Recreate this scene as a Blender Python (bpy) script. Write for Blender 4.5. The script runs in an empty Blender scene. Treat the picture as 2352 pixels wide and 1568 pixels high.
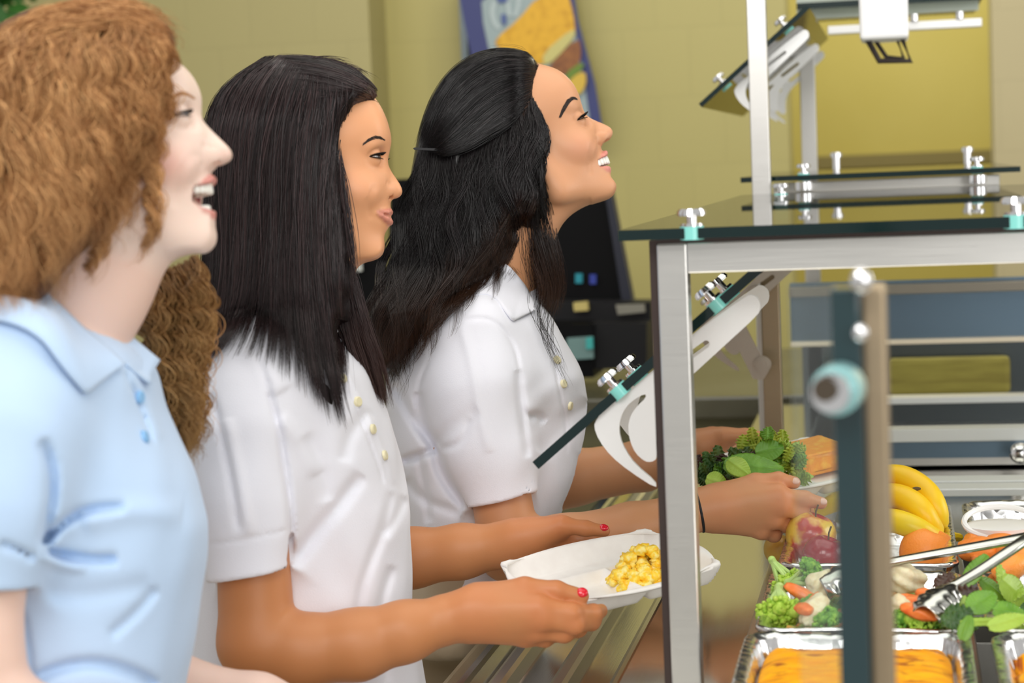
import bpy, bmesh, math, random
import numpy as np
from mathutils import Vector, Matrix
random.seed(7); rng = np.random.default_rng(7)
SC = bpy.context.scene; COL = SC.collection

# ---------------------------------------------------------------- camera
F = 4573.3; CAMH = 1.45
_yaw, _pit, _rol = math.radians(11.1), math.radians(5.0), math.radians(2.4)
FW = np.array([-math.sin(_yaw)*math.cos(_pit), math.cos(_yaw)*math.cos(_pit), -math.sin(_pit)])
_r0 = np.cross(FW, [0, 0, 1.]); _r0 /= np.linalg.norm(_r0); _u0 = np.cross(_r0, FW)
RT = _r0*math.cos(_rol) - _u0*math.sin(_rol); UP = _u0*math.cos(_rol) + _r0*math.sin(_rol)
OR = np.array([0., 0., CAMH])
cam = bpy.data.cameras.new('camera'); camo = bpy.data.objects.new('camera', cam); COL.objects.link(camo)
cam.sensor_width = 36; cam.lens = 36*F/2352; cam.clip_start = .05
camo.matrix_world = Matrix(((RT[0], UP[0], -FW[0], 0), (RT[1], UP[1], -FW[1], 0), (RT[2], UP[2], -FW[2], CAMH), (0, 0, 0, 1)))
cam.dof.use_dof = True; cam.dof.focus_distance = 2.35; cam.dof.aperture_fstop = 5.6
SC.camera = camo
# ---------------------------------------------------------------- light
W = bpy.data.worlds.new('World'); SC.world = W; W.use_nodes = True
W.node_tree.nodes['Background'].inputs[0].default_value = (1.0, .985, .96, 1); W.node_tree.nodes['Background'].inputs[1].default_value = .52
def area(name, loc, target, size, sy, power, col):
    l = bpy.data.lights.new(name, 'AREA'); l.shape = 'RECTANGLE'; l.size = size; l.size_y = sy; l.energy = power; l.color = col
    o = bpy.data.objects.new(name, l); COL.objects.link(o); o.location = loc
    o.rotation_euler = (Vector(target)-Vector(loc)).to_track_quat('-Z', 'Y').to_euler(); return o
area('overhead_area_light', (-.1, 2.2, 2.9), (-.1, 2.2, 0), 2.4, 2.4, 26, (1, .96, .9))
area('overhead_area_light', (-.6, -.6, 2.8), (-.5, 2.4, 1.1), 1.8, 1.2, 42, (1, .98, .95))
area('overhead_area_light', (-.3, 4.4, 2.9), (-.4, 6, 1.2), 2.4, 1.0, 24, (1, .95, .84))
area('right_side_light', (2.3, 2.6, 1.9), (-.5, 2.4, 1.2), 1.4, 1.4, 22, (1, .98, .96))  # broad area light from the right, with no window modelled
area('rear_fill_light', (1.5, -1.3, 1.9), (.0, 2.2, 1.2), 1.8, 1.6, 30, (1, .99, .97))  # added behind the camera to whiten the steel rail and brighten the faces
area('kitchen_fill_light', (.1, 7.1, 2.9), (.1, 7.3, 0), 1.2, 1.0, 26, (1, .95, .8))  # added to brighten the dim kitchen wall; no fixture modelled
area('overhead_area_light', (-2.2, 3.6, 2.9), (-2.4, 5.2, 1.2), 1.4, 1.0, 14, (1, .96, .88))  # fill added to lift the left back wall; no fixture there
SC.view_settings.view_transform = 'Standard'; SC.view_settings.look = 'None'
SC.view_settings.exposure = 0.06; SC.view_settings.gamma = 1; SC.view_settings.use_curve_mapping = False

# ---------------------------------------------------------------- helpers
def P(x, y, D): return OR + D*FW + RT*((x-1176)*D/F) - UP*((y-784)*D/F)
def ray(x, y): return FW + RT*((x-1176)/F) - UP*((y-784)/F)
def Gz(x, y, z):
    d = ray(x, y); return OR + d*((z-CAMH)/d[2])
def Gy(x, y, Y):
    d = ray(x, y); return OR + d*(Y/d[1])
def C(x, y, D): return np.array([(x-1176)*D/F, -(y-784)*D/F, D])      # camera-axes metres
def c2w(p): p = np.asarray(p); return OR + p[..., 0:1]*RT + p[..., 1:2]*UP + p[..., 2:3]*FW
def w2c(p): v = np.asarray(p)-OR; return np.stack([v@RT, v@UP, v@FW], -1)

def tag(o, label=None, cat=None, group=None, kind=None):
    if label: o['label'] = label
    if cat: o['category'] = cat
    if group: o['group'] = group
    if kind: o['kind'] = kind
    return o
def empty(name, loc, label=None, cat=None, group=None, rz=0):
    o = bpy.data.objects.new(name, None); COL.objects.link(o); o.location = tuple(loc); o.rotation_euler = (0, 0, rz)
    o.empty_display_size = .05
    return tag(o, label, cat, group)
def wmat(o):
    B = Matrix.Translation(o.location) @ o.rotation_euler.to_matrix().to_4x4()
    return (wmat(o.parent) @ o.matrix_parent_inverse @ B) if o.parent else B
def setpar(o, parent):
    if parent is not None:
        o.parent = parent; o.matrix_parent_inverse = wmat(parent).inverted()
def mesh_np(name, V, Q, mat, parent=None, smooth=True, T=None):
    me = bpy.data.meshes.new(name); V = np.asarray(V, dtype=np.float32); Q = np.asarray(Q, dtype=np.int32)
    me.vertices.add(len(V)); me.vertices.foreach_set('co', V.ravel())
    n = Q.shape[1]
    me.loops.add(Q.size); me.loops.foreach_set('vertex_index', Q.ravel())
    me.polygons.add(len(Q)); me.polygons.foreach_set('loop_start', np.arange(0, Q.size, n, dtype=np.int32))
    try: me.polygons.foreach_set('loop_total', np.full(len(Q), n, dtype=np.int32))
    except Exception: pass
    me.update(calc_edges=True); me.validate()
    if smooth: me.polygons.foreach_set('use_smooth', np.ones(len(me.polygons), dtype=bool))
    o = bpy.data.objects.new(name, me); COL.objects.link(o)
    if mat: me.materials.append(mat)
    setpar(o, parent); return o
def vcol(o, name, arr):
    a = o.data.color_attributes.new(name, 'FLOAT_COLOR', 'POINT')
    c = np.ones((len(arr), 4), dtype=np.float32); c[:, :3] = arr; a.data.foreach_set('color', c.ravel())
class BM:
    def __init__(s): s.b = bmesh.new()
    def box(s, lo, hi, bev=0, seg=2, M=None):
        b = bmesh.new(); bmesh.ops.create_cube(b, size=1)
        for v in b.verts: v.co = Vector([(lo[i]+hi[i])/2 + v.co[i]*(hi[i]-lo[i]) for i in range(3)])
        if bev: bmesh.ops.bevel(b, geom=b.edges[:], offset=bev, segments=seg, affect='EDGES', profile=.6)
        return s.add(b, M)
    def add(s, b, M=None):
        if M is not None: b.transform(M)
        me = bpy.data.meshes.new('t'); b.to_mesh(me); b.free(); s.b.from_mesh(me); bpy.data.meshes.remove(me); return s
    def cyl(s, a, c, r, r2=None, n=24, bev=0):
        a, c = Vector(a), Vector(c); d = c-a; b = bmesh.new()
        bmesh.ops.create_cone(b, cap_ends=True, segments=n, radius1=r, radius2=r if r2 is None else r2, depth=d.length)
        if bev: bmesh.ops.bevel(b, geom=[e for e in b.edges if len(e.link_faces) == 2 and any(len(f.verts) > 4 for f in e.link_faces)], offset=bev, segments=2, affect='EDGES')
        return s.add(b, Matrix.Translation((a+c)/2) @ d.to_track_quat('Z', 'Y').to_matrix().to_4x4())
    def sph(s, c, r, n=16, sc=(1, 1, 1), M=None):
        b = bmesh.new(); bmesh.ops.create_uvsphere(b, u_segments=n*2, v_segments=n, radius=r)
        m = Matrix.Translation(Vector(c)) @ (M or Matrix.Identity(4)) @ Matrix.Diagonal((*sc, 1)); return s.add(b, m)
    def prism(s, pts, thick, M, bev=0, holes=None):
        """pts 2D outline extruded along local z by thick (centred), M places it"""
        b = bmesh.new(); vs = [b.verts.new((p[0], p[1], -thick/2)) for p in pts]; es = [b.edges.new((vs[i], vs[(i+1) % len(vs)])) for i in range(len(vs))]
        for h in holes or []:
            hv = [b.verts.new((p[0], p[1], -thick/2)) for p in h]; es += [b.edges.new((hv[i], hv[(i+1) % len(hv)])) for i in range(len(hv))]
        bmesh.ops.triangle_fill(b, edges=es, use_beauty=True)
        r = bmesh.ops.extrude_face_region(b, geom=b.faces[:])
        bmesh.ops.translate(b, verts=[v for v in r['geom'] if isinstance(v, bmesh.types.BMVert)], vec=(0, 0, thick))
        bmesh.ops.recalc_face_normals(b, faces=b.faces[:]); return s.add(b, M)
    def tube(s, pts, rad, n=8, closed=False):
        b = bmesh.new(); pts = [Vector(p) for p in pts]; N = len(pts); rings = []
        rad = [rad]*N if isinstance(rad, (int, float)) else rad
        up = Vector((0, 0, 1))
        for i, p in enumerate(pts):
            t = (pts[(i+1) % N if closed else min(i+1, N-1)] - pts[(i-1) % N if closed else max(i-1, 0)]).normalized()
            u = t.cross(up); u = u if u.length > .05 else t.cross(Vector((0, 1, 0))); u.normalize(); v = t.cross(u)
            rings.append([b.verts.new(p + (u*math.cos(a)+v*math.sin(a))*rad[i]) for a in [k*2*math.pi/n for k in range(n)]])
        for i in range(N if closed else N-1):
            A, B_ = rings[i], rings[(i+1) % N]
            for k in range(n): b.faces.new((A[k], A[(k+1) % n], B_[(k+1) % n], B_[k]))
        if not closed: b.faces.new(rings[0]); b.faces.new(rings[-1])
        bmesh.ops.recalc_face_normals(b, faces=b.faces[:]); return s.add(b)
    def build(s, name, mat, parent=None, smooth=False, auto=True):
        me = bpy.data.meshes.new(name); s.b.to_mesh(me); s.b.free()
        o = bpy.data.objects.new(name, me); COL.objects.link(o)
        for m in (mat if isinstance(mat, (list, tuple)) else [mat]): me.materials.append(m)
        if smooth:
            me.polygons.foreach_set('use_smooth', np.ones(len(me.polygons), dtype=bool))
            if auto: me.set_sharp_from_angle(angle=math.radians(38))
        setpar(o, parent); return o
def rotto(origin, xdir, ydir):
    x = Vector(xdir).normalized(); y = Vector(ydir); y = (y - x*y.dot(x)).normalized(); z = x.cross(y)
    return Matrix(((x.x, y.x, z.x, origin[0]), (x.y, y.y, z.y, origin[1]), (x.z, y.z, z.z, origin[2]), (0, 0, 0, 1)))

# ---------------------------------------------------------------- materials
def nodes(name):
    m = bpy.data.materials.new(name); m.use_nodes = True; nt = m.node_tree
    return m, nt, nt.nodes['Principled BSDF']
def pmat(name, col, rough=.5, metal=0, **kw):
    m, nt, b = nodes(name); b.inputs['Base Color'].default_value = (*col, 1); b.inputs['Roughness'].default_value = rough; b.inputs['Metallic'].default_value = metal
    for k, v in kw.items():
        k = {'trans': 'Transmission Weight', 'sss': 'Subsurface Weight', 'ior': 'IOR', 'coat': 'Coat Weight', 'sheen': 'Sheen Weight', 'alpha': 'Alpha', 'spec': 'Specular IOR Level'}.get(k, k)
        b.inputs[k].default_value = v
    return m
def N(nt, t, **kw):
    n = nt.nodes.new(t)
    for k, v in kw.items():
        if k in n.inputs: n.inputs[k].default_value = v
        else: setattr(n, k, v)
    return n
def noisy(name, cols, scale, rough=.5, metal=0, bump=0, bscale=None, detail=4, stretch=None, coord='Object', pos=None, **kw):
    """colour ramp over noise + optional bump"""
    m = pmat(name, cols[0], rough, metal, **kw); nt = m.node_tree; b = nt.nodes['Principled BSDF']
    tc = N(nt, 'ShaderNodeTexCoord'); mp = N(nt, 'ShaderNodeMapping'); nt.links.new(tc.outputs[coord], mp.inputs[0])
    if stretch: mp.inputs['Scale'].default_value = stretch
    nz = N(nt, 'ShaderNodeTexNoise', Scale=scale, Detail=detail); nt.links.new(mp.outputs[0], nz.inputs['Vector'])
    cr = N(nt, 'ShaderNodeValToRGB'); nt.links.new(nz.outputs[0], cr.inputs[0]); e = cr.color_ramp.elements
    pos = pos or [.3 + .4*i/(len(cols)-1) for i in range(len(cols))]
    while len(e) < len(cols): e.new(.5)
    for i, c in enumerate(cols): e[i].position = pos[i]; e[i].color = (*c, 1)
    nt.links.new(cr.outputs[0], b.inputs['Base Color'])
    if bump:
        n2 = N(nt, 'ShaderNodeTexNoise', Scale=bscale or scale, Detail=3); nt.links.new(mp.outputs[0], n2.inputs['Vector'])
        bp = N(nt, 'ShaderNodeBump', Strength=bump, Distance=.002); nt.links.new(n2.outputs[0], bp.inputs['Height']); nt.links.new(bp.outputs[0], b.inputs['Normal'])
    return m
# ---------------------------------------------------------------- signed-distance modelling kernel
def smin(a, b, k):
    h = np.maximum(k-np.abs(a-b), 0)/k; return np.minimum(a, b) - h*h*k*.25
def smax(a, b, k): return -smin(-a, -b, k)
def cap(p, a, b, ra, rb):
    a = np.asarray(a, float); b = np.asarray(b, float); ba = b-a; t = np.clip(((p-a)@ba)/(ba@ba+1e-12), 0, 1)
    return np.linalg.norm(p-a-t[:, None]*ba, axis=1) - (ra+(rb-ra)*t)
def ell(p, c, r, A=None):
    q = p-np.asarray(c, float)
    if A is not None: q = q@A
    r = np.asarray(r, float); k0 = np.linalg.norm(q/r, axis=1); k1 = np.linalg.norm(q/(r*r), axis=1)
    return np.where(k1 > 1e-9, k0*(k0-1)/np.maximum(k1, 1e-9), -r.min())
def chain(p, pts, rs, k=.004):
    d = None
    for i in range(len(pts)-1):
        e = cap(p, pts[i], pts[i+1], rs[i], rs[i+1]); d = e if d is None else smin(d, e, k)
    return d
def poly_sd(pt, poly):
    poly = np.asarray(poly, float); n = len(poly); d = np.full(len(pt), 1e9); ins = np.zeros(len(pt), bool)
    for i in range(n):
        a, b = poly[i], poly[(i+1) % n]; e = b-a; w = pt-a; t = np.clip((w@e)/(e@e+1e-12), 0, 1)
        d = np.minimum(d, ((w-t[:, None]*e)**2).sum(1))
        c = ((a[1] > pt[:, 1]) != (b[1] > pt[:, 1])) & (pt[:, 0] < (b[0]-a[0])*(pt[:, 1]-a[1])/((b[1]-a[1]) if abs(b[1]-a[1]) > 1e-12 else 1e-12)+a[0])
        ins ^= c
    d = np.sqrt(d); return np.where(ins, -d, d)
def smooth_poly(poly, it=2, closed=True):
    p = np.asarray(poly, float)
    for _ in range(it):
        if closed: q = np.roll(p, -1, 0); p = np.stack([.75*p+.25*q, .25*p+.75*q], 1).reshape(-1, 2)
        else:
            q = p[1:]; o = p[:-1]; p = np.concatenate([p[:1], np.stack([.75*o+.25*q, .25*o+.75*q], 1).reshape(-1, p.shape[1]), p[-1:]])
    return p
class Grid2:
    """cached 2D signed distance of an outline, bilinear lookup"""
    def __init__(s, poly, h, pad, blur=0):
        lo = poly.min(0)-pad; hi = poly.max(0)+pad; s.lo = lo; s.h = h; s.n = np.ceil((hi-lo)/h).astype(int)+2
        X, Y = np.meshgrid(lo[0]+h*np.arange(s.n[0]), lo[1]+h*np.arange(s.n[1]), indexing='ij')
        s.g = poly_sd(np.stack([X.ravel(), Y.ravel()], 1), poly).reshape(s.n)
        for _ in range(blur):
            g = s.g; q = g.copy(); q[1:-1] = (g[:-2]+2*g[1:-1]+g[2:])/4; r = q.copy(); r[:, 1:-1] = (q[:, :-2]+2*q[:, 1:-1]+q[:, 2:])/4; s.g = r
    def __call__(s, x, y):
        u = np.clip((x-s.lo[0])/s.h, 0, s.n[0]-1.001); v = np.clip((y-s.lo[1])/s.h, 0, s.n[1]-1.001)
        i = u.astype(int); j = v.astype(int); a = u-i; b = v-j; g = s.g
        return (g[i, j]*(1-a)+g[i+1, j]*a)*(1-b) + (g[i, j+1]*(1-a)+g[i+1, j+1]*a)*b
_OFF = np.array([[i, j, k] for i in (0, 1) for j in (0, 1) for k in (0, 1)])
def isomesh(fn, lo, hi, h, B=14, slack=1.35, newton=1):
    """sparse surface nets; fn(points Nx3, centre, radius)->distance"""
    lo = np.asarray(lo, float); hi = np.asarray(hi, float); nb = np.ceil((hi-lo)/(B*h)).astype(int)
    bi = np.stack(np.meshgrid(*[np.arange(n) for n in nb], indexing='ij'), -1).reshape(-1, 3)
    ctr = lo + (bi+.5)*B*h; R = B*h*.87
    dc = np.concatenate([fn(ctr[i:i+4096], None, None) for i in range(0, len(ctr), 4096)])
    act = np.abs(dc) < R*slack+2*h; bi = bi[act]; ctr = ctr[act]
    big = nb*B+4; S = np.array([big[1]*big[2], big[2], 1], dtype=np.int64)
    g = np.stack(np.meshgrid(*[np.arange(B+1)]*3, indexing='ij'), -1).reshape(-1, 3)
    VK, VP, EK = [], [], []
    for b, c in zip(bi, ctr):
        base = b*B; d = fn(lo+(base+g)*h, c, R).reshape((B+1,)*3)
        if d.min() > 0 or d.max() < 0: continue
        s = d < 0
        cs = np.stack([s[o[0]:B+o[0], o[1]:B+o[1], o[2]:B+o[2]] for o in _OFF], -1)
        m = cs.any(-1) & ~cs.all(-1); idx = np.argwhere(m)
        if len(idx):
            cd = np.stack([d[idx[:, 0]+o[0], idx[:, 1]+o[1], idx[:, 2]+o[2]] for o in _OFF], 1)
            acc = np.zeros((len(idx), 3)); cnt = np.zeros(len(idx))
            for a in range(8):
                for q in range(a+1, 8):
                    if np.abs(_OFF[a]-_OFF[q]).sum() == 1:
                        x = (cd[:, a] < 0) != (cd[:, q] < 0); t = np.where(x, cd[:, a]/np.where(x, cd[:, a]-cd[:, q], 1), 0)
                        acc += np.where(x[:, None], _OFF[a]+t[:, None]*(_OFF[q]-_OFF[a]), 0); cnt += x
            VK.append(((base+idx+1)*S).sum(1)); VP.append(lo+(base+idx+acc/cnt[:, None])*h)
        for ax in range(3):
            sl0 = [slice(0, B)]*3; sl1 = list(sl0); sl1[ax] = slice(1, B+1)
            x = s[tuple(sl0)] != s[tuple(sl1)]; e = np.argwhere(x)
            if len(e):
                fl = s[tuple(sl0)][e[:, 0], e[:, 1], e[:, 2]]
                o1 = np.zeros(3, int); o1[(ax+1) % 3] = 1; o2 = np.zeros(3, int); o2[(ax+2) % 3] = 1
                q = np.stack([((base+e+1-a)*S).sum(1) for a in (o1+o2, o2, 0*o1, o1)], 1)
                q[~fl] = q[~fl][:, ::-1]; EK.append(q)
    VK = np.concatenate(VK); VP = np.concatenate(VP); Q = np.concatenate(EK)
    o = np.argsort(VK); VK = VK[o]; VP = VP[o]
    ix = np.searchsorted(VK, Q); ix = np.clip(ix, 0, len(VK)-1); ok = (VK[ix] == Q).all(1); Q = ix[ok]
    for _ in range(newton):
        e = h*.35; out = []
        for i in range(0, len(VP), 20000):
            v = VP[i:i+20000]; d0 = fn(v, None, None); gr = np.stack([fn(v+np.eye(3)[a]*e, None, None)-d0 for a in range(3)], 1)/e
            n2 = np.maximum((gr**2).sum(1), .25); st = -(d0/n2)[:, None]*gr; L = np.linalg.norm(st, axis=1, keepdims=True)
            out.append(v+st*np.minimum(1, .6*h/np.maximum(L, 1e-9)))
        VP = np.concatenate(out)
    return VP, Q
class Groups:
    """union of local shapes with bounding spheres"""
    def __init__(s, k): s.k = k; s.L = []
    def add(s, fn, c, r, k=None): s.L.append((fn, np.asarray(c, float), r, k or s.k)); return s
    def capg(s, a, b, ra, rb, k=None):
        a = np.asarray(a, float); b = np.asarray(b, float)
        return s.add(lambda p: cap(p, a, b, ra, rb), (a+b)/2, np.linalg.norm(a-b)/2+max(ra, rb), k)
    def chaing(s, pts, rs, k=None):
        for i in range(len(pts)-1): s.capg(pts[i], pts[i+1], rs[i], rs[i+1], k)
        return s
    def __call__(s, p, c=None, r=None):
        d = np.full(len(p), .5)
        for fn, gc, gr, k in s.L:
            if c is not None and np.linalg.norm(c-gc) > gr+r+.03: continue
            d = smin(d, fn(p), k)
        return d
def iso_obj(name, fn, lo, hi, h, mat, parent, newton=1, attr=None, slack=1.35):
    V, Q = isomesh(fn, lo, hi, h, newton=newton, slack=slack); o = mesh_np(name, c2w(V), Q, mat, parent)
    if attr: vcol(o, 'Col', attr(V))
    return o
def strands_mesh(name, Pn, rad, mat, parent, tone=None, nseg=3, tip=.15):
    """Pn (S,K,3) world points -> thin tubes"""
    S_, K, _ = Pn.shape; t = np.gradient(Pn, axis=1); t /= np.linalg.norm(t, axis=2, keepdims=True)+1e-9
    up = np.array([.31, .83, .47]); u = np.cross(t, up); u /= np.linalg.norm(u, axis=2, keepdims=True)+1e-9; v = np.cross(t, u)
    k = np.linspace(0, 1, K); w = np.minimum(1, (1-k)/.35)*(1-tip)+tip
    r = np.asarray(rad).reshape(-1, 1)*w[None]
    ring = np.stack([Pn + (u*math.cos(a)+v*math.sin(a))*r[..., None] for a in np.arange(nseg)*2*math.pi/nseg], 2)
    V = ring.reshape(-1, 3)
    base = (np.arange(S_)[:, None, None]*K + np.arange(K-1)[None, :, None])*nseg; kk = np.arange(nseg)[None, None]
    Q = np.stack([base+kk, base+(kk+1) % nseg, base+nseg+(kk+1) % nseg, base+nseg+kk], -1).reshape(-1, 4)
    o = mesh_np(name, V, Q, mat, parent)
    if tone is not None: vcol(o, 'Col', np.repeat(tone, K*nseg, 0).reshape(-1, 3))
    return o
def resample(pl, n):
    pl = np.asarray(pl, float); s = np.concatenate([[0], np.cumsum(np.linalg.norm(np.diff(pl, axis=0), axis=1))]); s /= s[-1]
    # Catmull-like: smooth then resample
    q = smooth_poly(pl, 2, closed=False) if pl.shape[0] > 2 else pl
    s = np.concatenate([[0], np.cumsum(np.linalg.norm(np.diff(q, axis=0), axis=1))]); s /= s[-1]
    u = np.linspace(0, 1, n); return np.stack([np.interp(u, s, q[:, i]) for i in range(q.shape[1])], 1)
# ---------------------------------------------------------------- room
def wallmat(name, c, tile=None):
    m, nt, b = nodes(name); b.inputs['Roughness'].default_value = .45
    tc = N(nt, 'ShaderNodeTexCoord'); mp = N(nt, 'ShaderNodeMapping'); mp.inputs['Rotation'].default_value = (math.radians(90), 0, 0); nt.links.new(tc.outputs['Object'], mp.inputs[0])
    br = N(nt, 'ShaderNodeTexBrick', Scale=1.0); br.inputs['Brick Width'].default_value = .2; br.inputs['Row Height'].default_value = .205; br.inputs['Mortar Size'].default_value = .004; br.inputs['Mortar Smooth'].default_value = .3
    br.inputs['Color1'].default_value = (*c, 1); br.inputs['Color2'].default_value = (*[x*.985 for x in c], 1); br.inputs['Mortar'].default_value = (*[x*.95 for x in c], 1)
    nt.links.new(mp.outputs[0], br.inputs['Vector']); nt.links.new(br.outputs['Color'], b.inputs['Base Color'])
    bp = N(nt, 'ShaderNodeBump', Strength=.12, Distance=.002, invert=True); nt.links.new(br.outputs['Fac'], bp.inputs['Height']); nt.links.new(bp.outputs[0], b.inputs['Normal']); return m
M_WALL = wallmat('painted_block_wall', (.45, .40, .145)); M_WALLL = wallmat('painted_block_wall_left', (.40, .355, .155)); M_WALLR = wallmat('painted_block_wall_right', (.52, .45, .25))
M_KIT = noisy('kitchen_wall_paint', [(.52,.44,.10),(.56,.48,.13)], 2, .5); M_FLOOR = noisy('vinyl_floor', [(.32,.28,.2),(.40,.36,.27)], 8, .35)
M_CEIL = pmat('ceiling_tile', (.8,.79,.74), .8)
def struct(name, lo, hi, mat):
    b = BM(); b.box(lo, hi); o = b.build(name, mat); o['kind'] = 'structure'; return o
struct('floor', (-4.5, -1.6, -.1), (3.2, 8.3, 0), M_FLOOR)
xl_ = Gy(850, 100, 5.8)[0]
struct('wall_left', (-4.5, 5.8, 0), (xl_, 6.0, 3.1), M_WALLL)
xk0, xk1 = Gy(1812, 300, 6.0)[0], Gy(2283, 300, 6.0)[0]
struct('wall_back', (xl_, 6.0, 0), (xk0, 6.2, 3.1), M_WALL)
struct('wall_back_right', (xk1, 6.0, 0), (3.2, 6.2, 3.1), M_WALLR)
struct('wall_kitchen', (xk0-.6, 8.1, 0), (xk1+.6, 8.3, 3.1), M_KIT)
zt = Gy(2100, 362, 8.0)[2]
struct('trim_1', (xk0, 8.04, zt-.03), (xk1+.4, 8.1, zt+.02), pmat('kitchen_rail', (.22,.18,.06), .5))

# ---------------------------------------------------------------- metals and glass
def steel(name, col=(.62,.61,.58), rough=.24, brush=(1, 1, 60), bump=.12):
    m, nt, b = nodes(name); b.inputs['Base Color'].default_value = (*col, 1); b.inputs['Metallic'].default_value = 1
    tc = N(nt, 'ShaderNodeTexCoord'); mp = N(nt, 'ShaderNodeMapping'); mp.inputs['Scale'].default_value = brush; nt.links.new(tc.outputs['Object'], mp.inputs[0])
    nz = N(nt, 'ShaderNodeTexNoise', Scale=14., Detail=6.); nt.links.new(mp.outputs[0], nz.inputs['Vector'])
    mr = N(nt, 'ShaderNodeMapRange'); mr.inputs['To Min'].default_value = rough*.75; mr.inputs['To Max'].default_value = rough*1.35; nt.links.new(nz.outputs[0], mr.inputs[0]); nt.links.new(mr.outputs[0], b.inputs['Roughness'])
    bp = N(nt, 'ShaderNodeBump', Strength=bump, Distance=.0006); nt.links.new(nz.outputs[0], bp.inputs['Height']); nt.links.new(bp.outputs[0], b.inputs['Normal']); return m
M_ST = steel('brushed_steel', (.66,.65,.62), .30, (1,1,60), .03); M_STC = steel('counter_steel', (.66,.64,.58), .13, (60, 1, 1), .05); M_CHROME = pmat('chrome', (.85,.85,.86), .08, 1)
M_STD = steel('dark_steel', (.16,.19,.20), .3); M_STB = steel('brown_reflection_steel', (.42,.33,.22), .35)  # M_STB: brown reflections put into the base colour of plain steel
M_FROST = pmat('satin_aluminium', (.86,.86,.85), .42, .35); M_SATIN = steel('satin_steel', (.55,.50,.43), .35)
def glassmat(name, tint, refl=1.0, haze=0.):
    m = bpy.data.materials.new(name); m.use_nodes = True; nt = m.node_tree; nt.nodes.remove(nt.nodes['Principled BSDF']); out = nt.nodes['Material Output']
    t = N(nt, 'ShaderNodeBsdfTransparent'); t.inputs[0].default_value = (*tint, 1); g = N(nt, 'ShaderNodeBsdfGlossy'); g.inputs['Roughness'].default_value = .02
    fr = N(nt, 'ShaderNodeFresnel'); fr.inputs[0].default_value = 1.5; mu = N(nt, 'ShaderNodeMath', operation='MULTIPLY'); mu.inputs[1].default_value = refl; nt.links.new(fr.outputs[0], mu.inputs[0])
    mx = N(nt, 'ShaderNodeMixShader'); nt.links.new(mu.outputs[0], mx.inputs[0]); nt.links.new(t.outputs[0], mx.inputs[1]); nt.links.new(g.outputs[0], mx.inputs[2])
    if haze:
        df = N(nt, 'ShaderNodeBsdfDiffuse'); df.inputs[0].default_value = (.8, .85, .85, 1); m2 = N(nt, 'ShaderNodeMixShader'); m2.inputs[0].default_value = haze; nt.links.new(mx.outputs[0], m2.inputs[1]); nt.links.new(df.outputs[0], m2.inputs[2]); mx = m2
    nt.links.new(mx.outputs[0], out.inputs[0]); return m
M_GL = glassmat('clear_glass', (.96, .98, .965)); M_GLS = glassmat('hazed_glass', (.95, .975, .965), 1.0, .035)  # M_GLS: pale veil over the end pane mixed in as diffuse haze
M_GLE = pmat('glass_edge_green', (.001, .014, .014), .12); M_TEAL = pmat('rubber_spacer_teal', (.25, .72, .66), .25, coat=.5)
def glass_slab(name, lo, hi, parent=None, M=None, mat=None):
    """slab: broad faces clear, thin faces the green of the edge"""
    b = bmesh.new(); bmesh.ops.create_cube(b, size=1); sz = [hi[i]-lo[i] for i in range(3)]; th = sz.index(min(sz))
    for v in b.verts: v.co = Vector([(lo[i]+hi[i])/2+v.co[i]*sz[i] for i in range(3)])
    b.faces.ensure_lookup_table()
    for f in b.faces: f.material_index = 0 if abs(f.normal[th]) > .9 else 1
    if M is not None: b.transform(M)
    me = bpy.data.meshes.new(name); b.to_mesh(me); b.free(); o = bpy.data.objects.new(name, me); COL.objects.link(o); me.materials.append(mat or M_GL); me.materials.append(M_GLE); setpar(o, parent); return o
def standoff(parent, c, ax, r=.011, name='standoff', k=1.):
    """bolt with teal washer through a pane; c centre on the pane, ax outward"""
    c = Vector(c); a = Vector(ax).normalized(); b = BM(); b.cyl(c-a*.0062, c+a*.0062, r*.98, n=28); o = b.build('spacer_ring', M_TEAL, parent, smooth=True)
    b = BM(); b.cyl(c+a*.006, c+a*.009, r*.95, n=28, bev=.0008); b.cyl(c+a*.009, c+a*.016, r*.42, n=20); b.cyl(c+a*.016, c+a*.0225, r*1.25, r*1.1, n=28, bev=.0012); b.build(name, M_CHROME, parent, smooth=True)
# ---- serving counter
cr_ = empty('serving_counter', (.1, 2.6, 0), 'long stainless steel serving counter holding the food pans', 'counter')
b = BM(); b.box((-.29, .9, .885), (-.165, 4.2, .93), .004); b.box((-.165, .9, .885), (.62, 1.60, .93), .004); b.box((-.165, 2.70, .885), (.62, 3.42, .93), .004); b.box((.55, 1.58, .885), (.62, 2.72, .93), .004); b.build('countertop', M_STC, cr_)
b = BM(); b.box((-.27, .95, .05), (.6, 3.40, .62), .004); b.build('cabinet_body', M_ST, cr_)
b = BM(); b.box((-.27, .95, .62), (-.25, 4.15, .885)); b.box((.58, .95, .62), (.6, 3.38, .885)); b.box((-.25, .95, .62), (.58, .97, .885)); b.box((-.25, 3.38, .62), (.58, 3.40, .885)); b.build('well_surround', M_ST, cr_)
b = BM()
for y in (1.925, 2.235): b.box((-.165, y-.006, .90), (.55, y+.006, .935), .003)
b.box((.062, 1.60, .90), (.070, 2.70, .934), .002); b.box((-.172, 1.59, .925), (-.160, 2.71, .936), .002); b.build('pan_divider', M_ST, cr_)
for k in range(4):
    for y in (1.0, 3.3): b = BM(); b.box((-.24+.2*k, y, .0), (-.19+.2*k, y+.05, .05)); b.build('foot', M_STD, cr_)
ts = empty('tray_slide', (-.4, 3.0, .0), 'ribbed stainless tray slide running along the customer side of the counter', 'tray slide')
b = BM(); b.box((-.505, 1.0, .845), (-.305, 4.18, .862), .004)
b.box((-.515, 1.0, .835), (-.488, 4.18, .880), .008)
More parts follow.
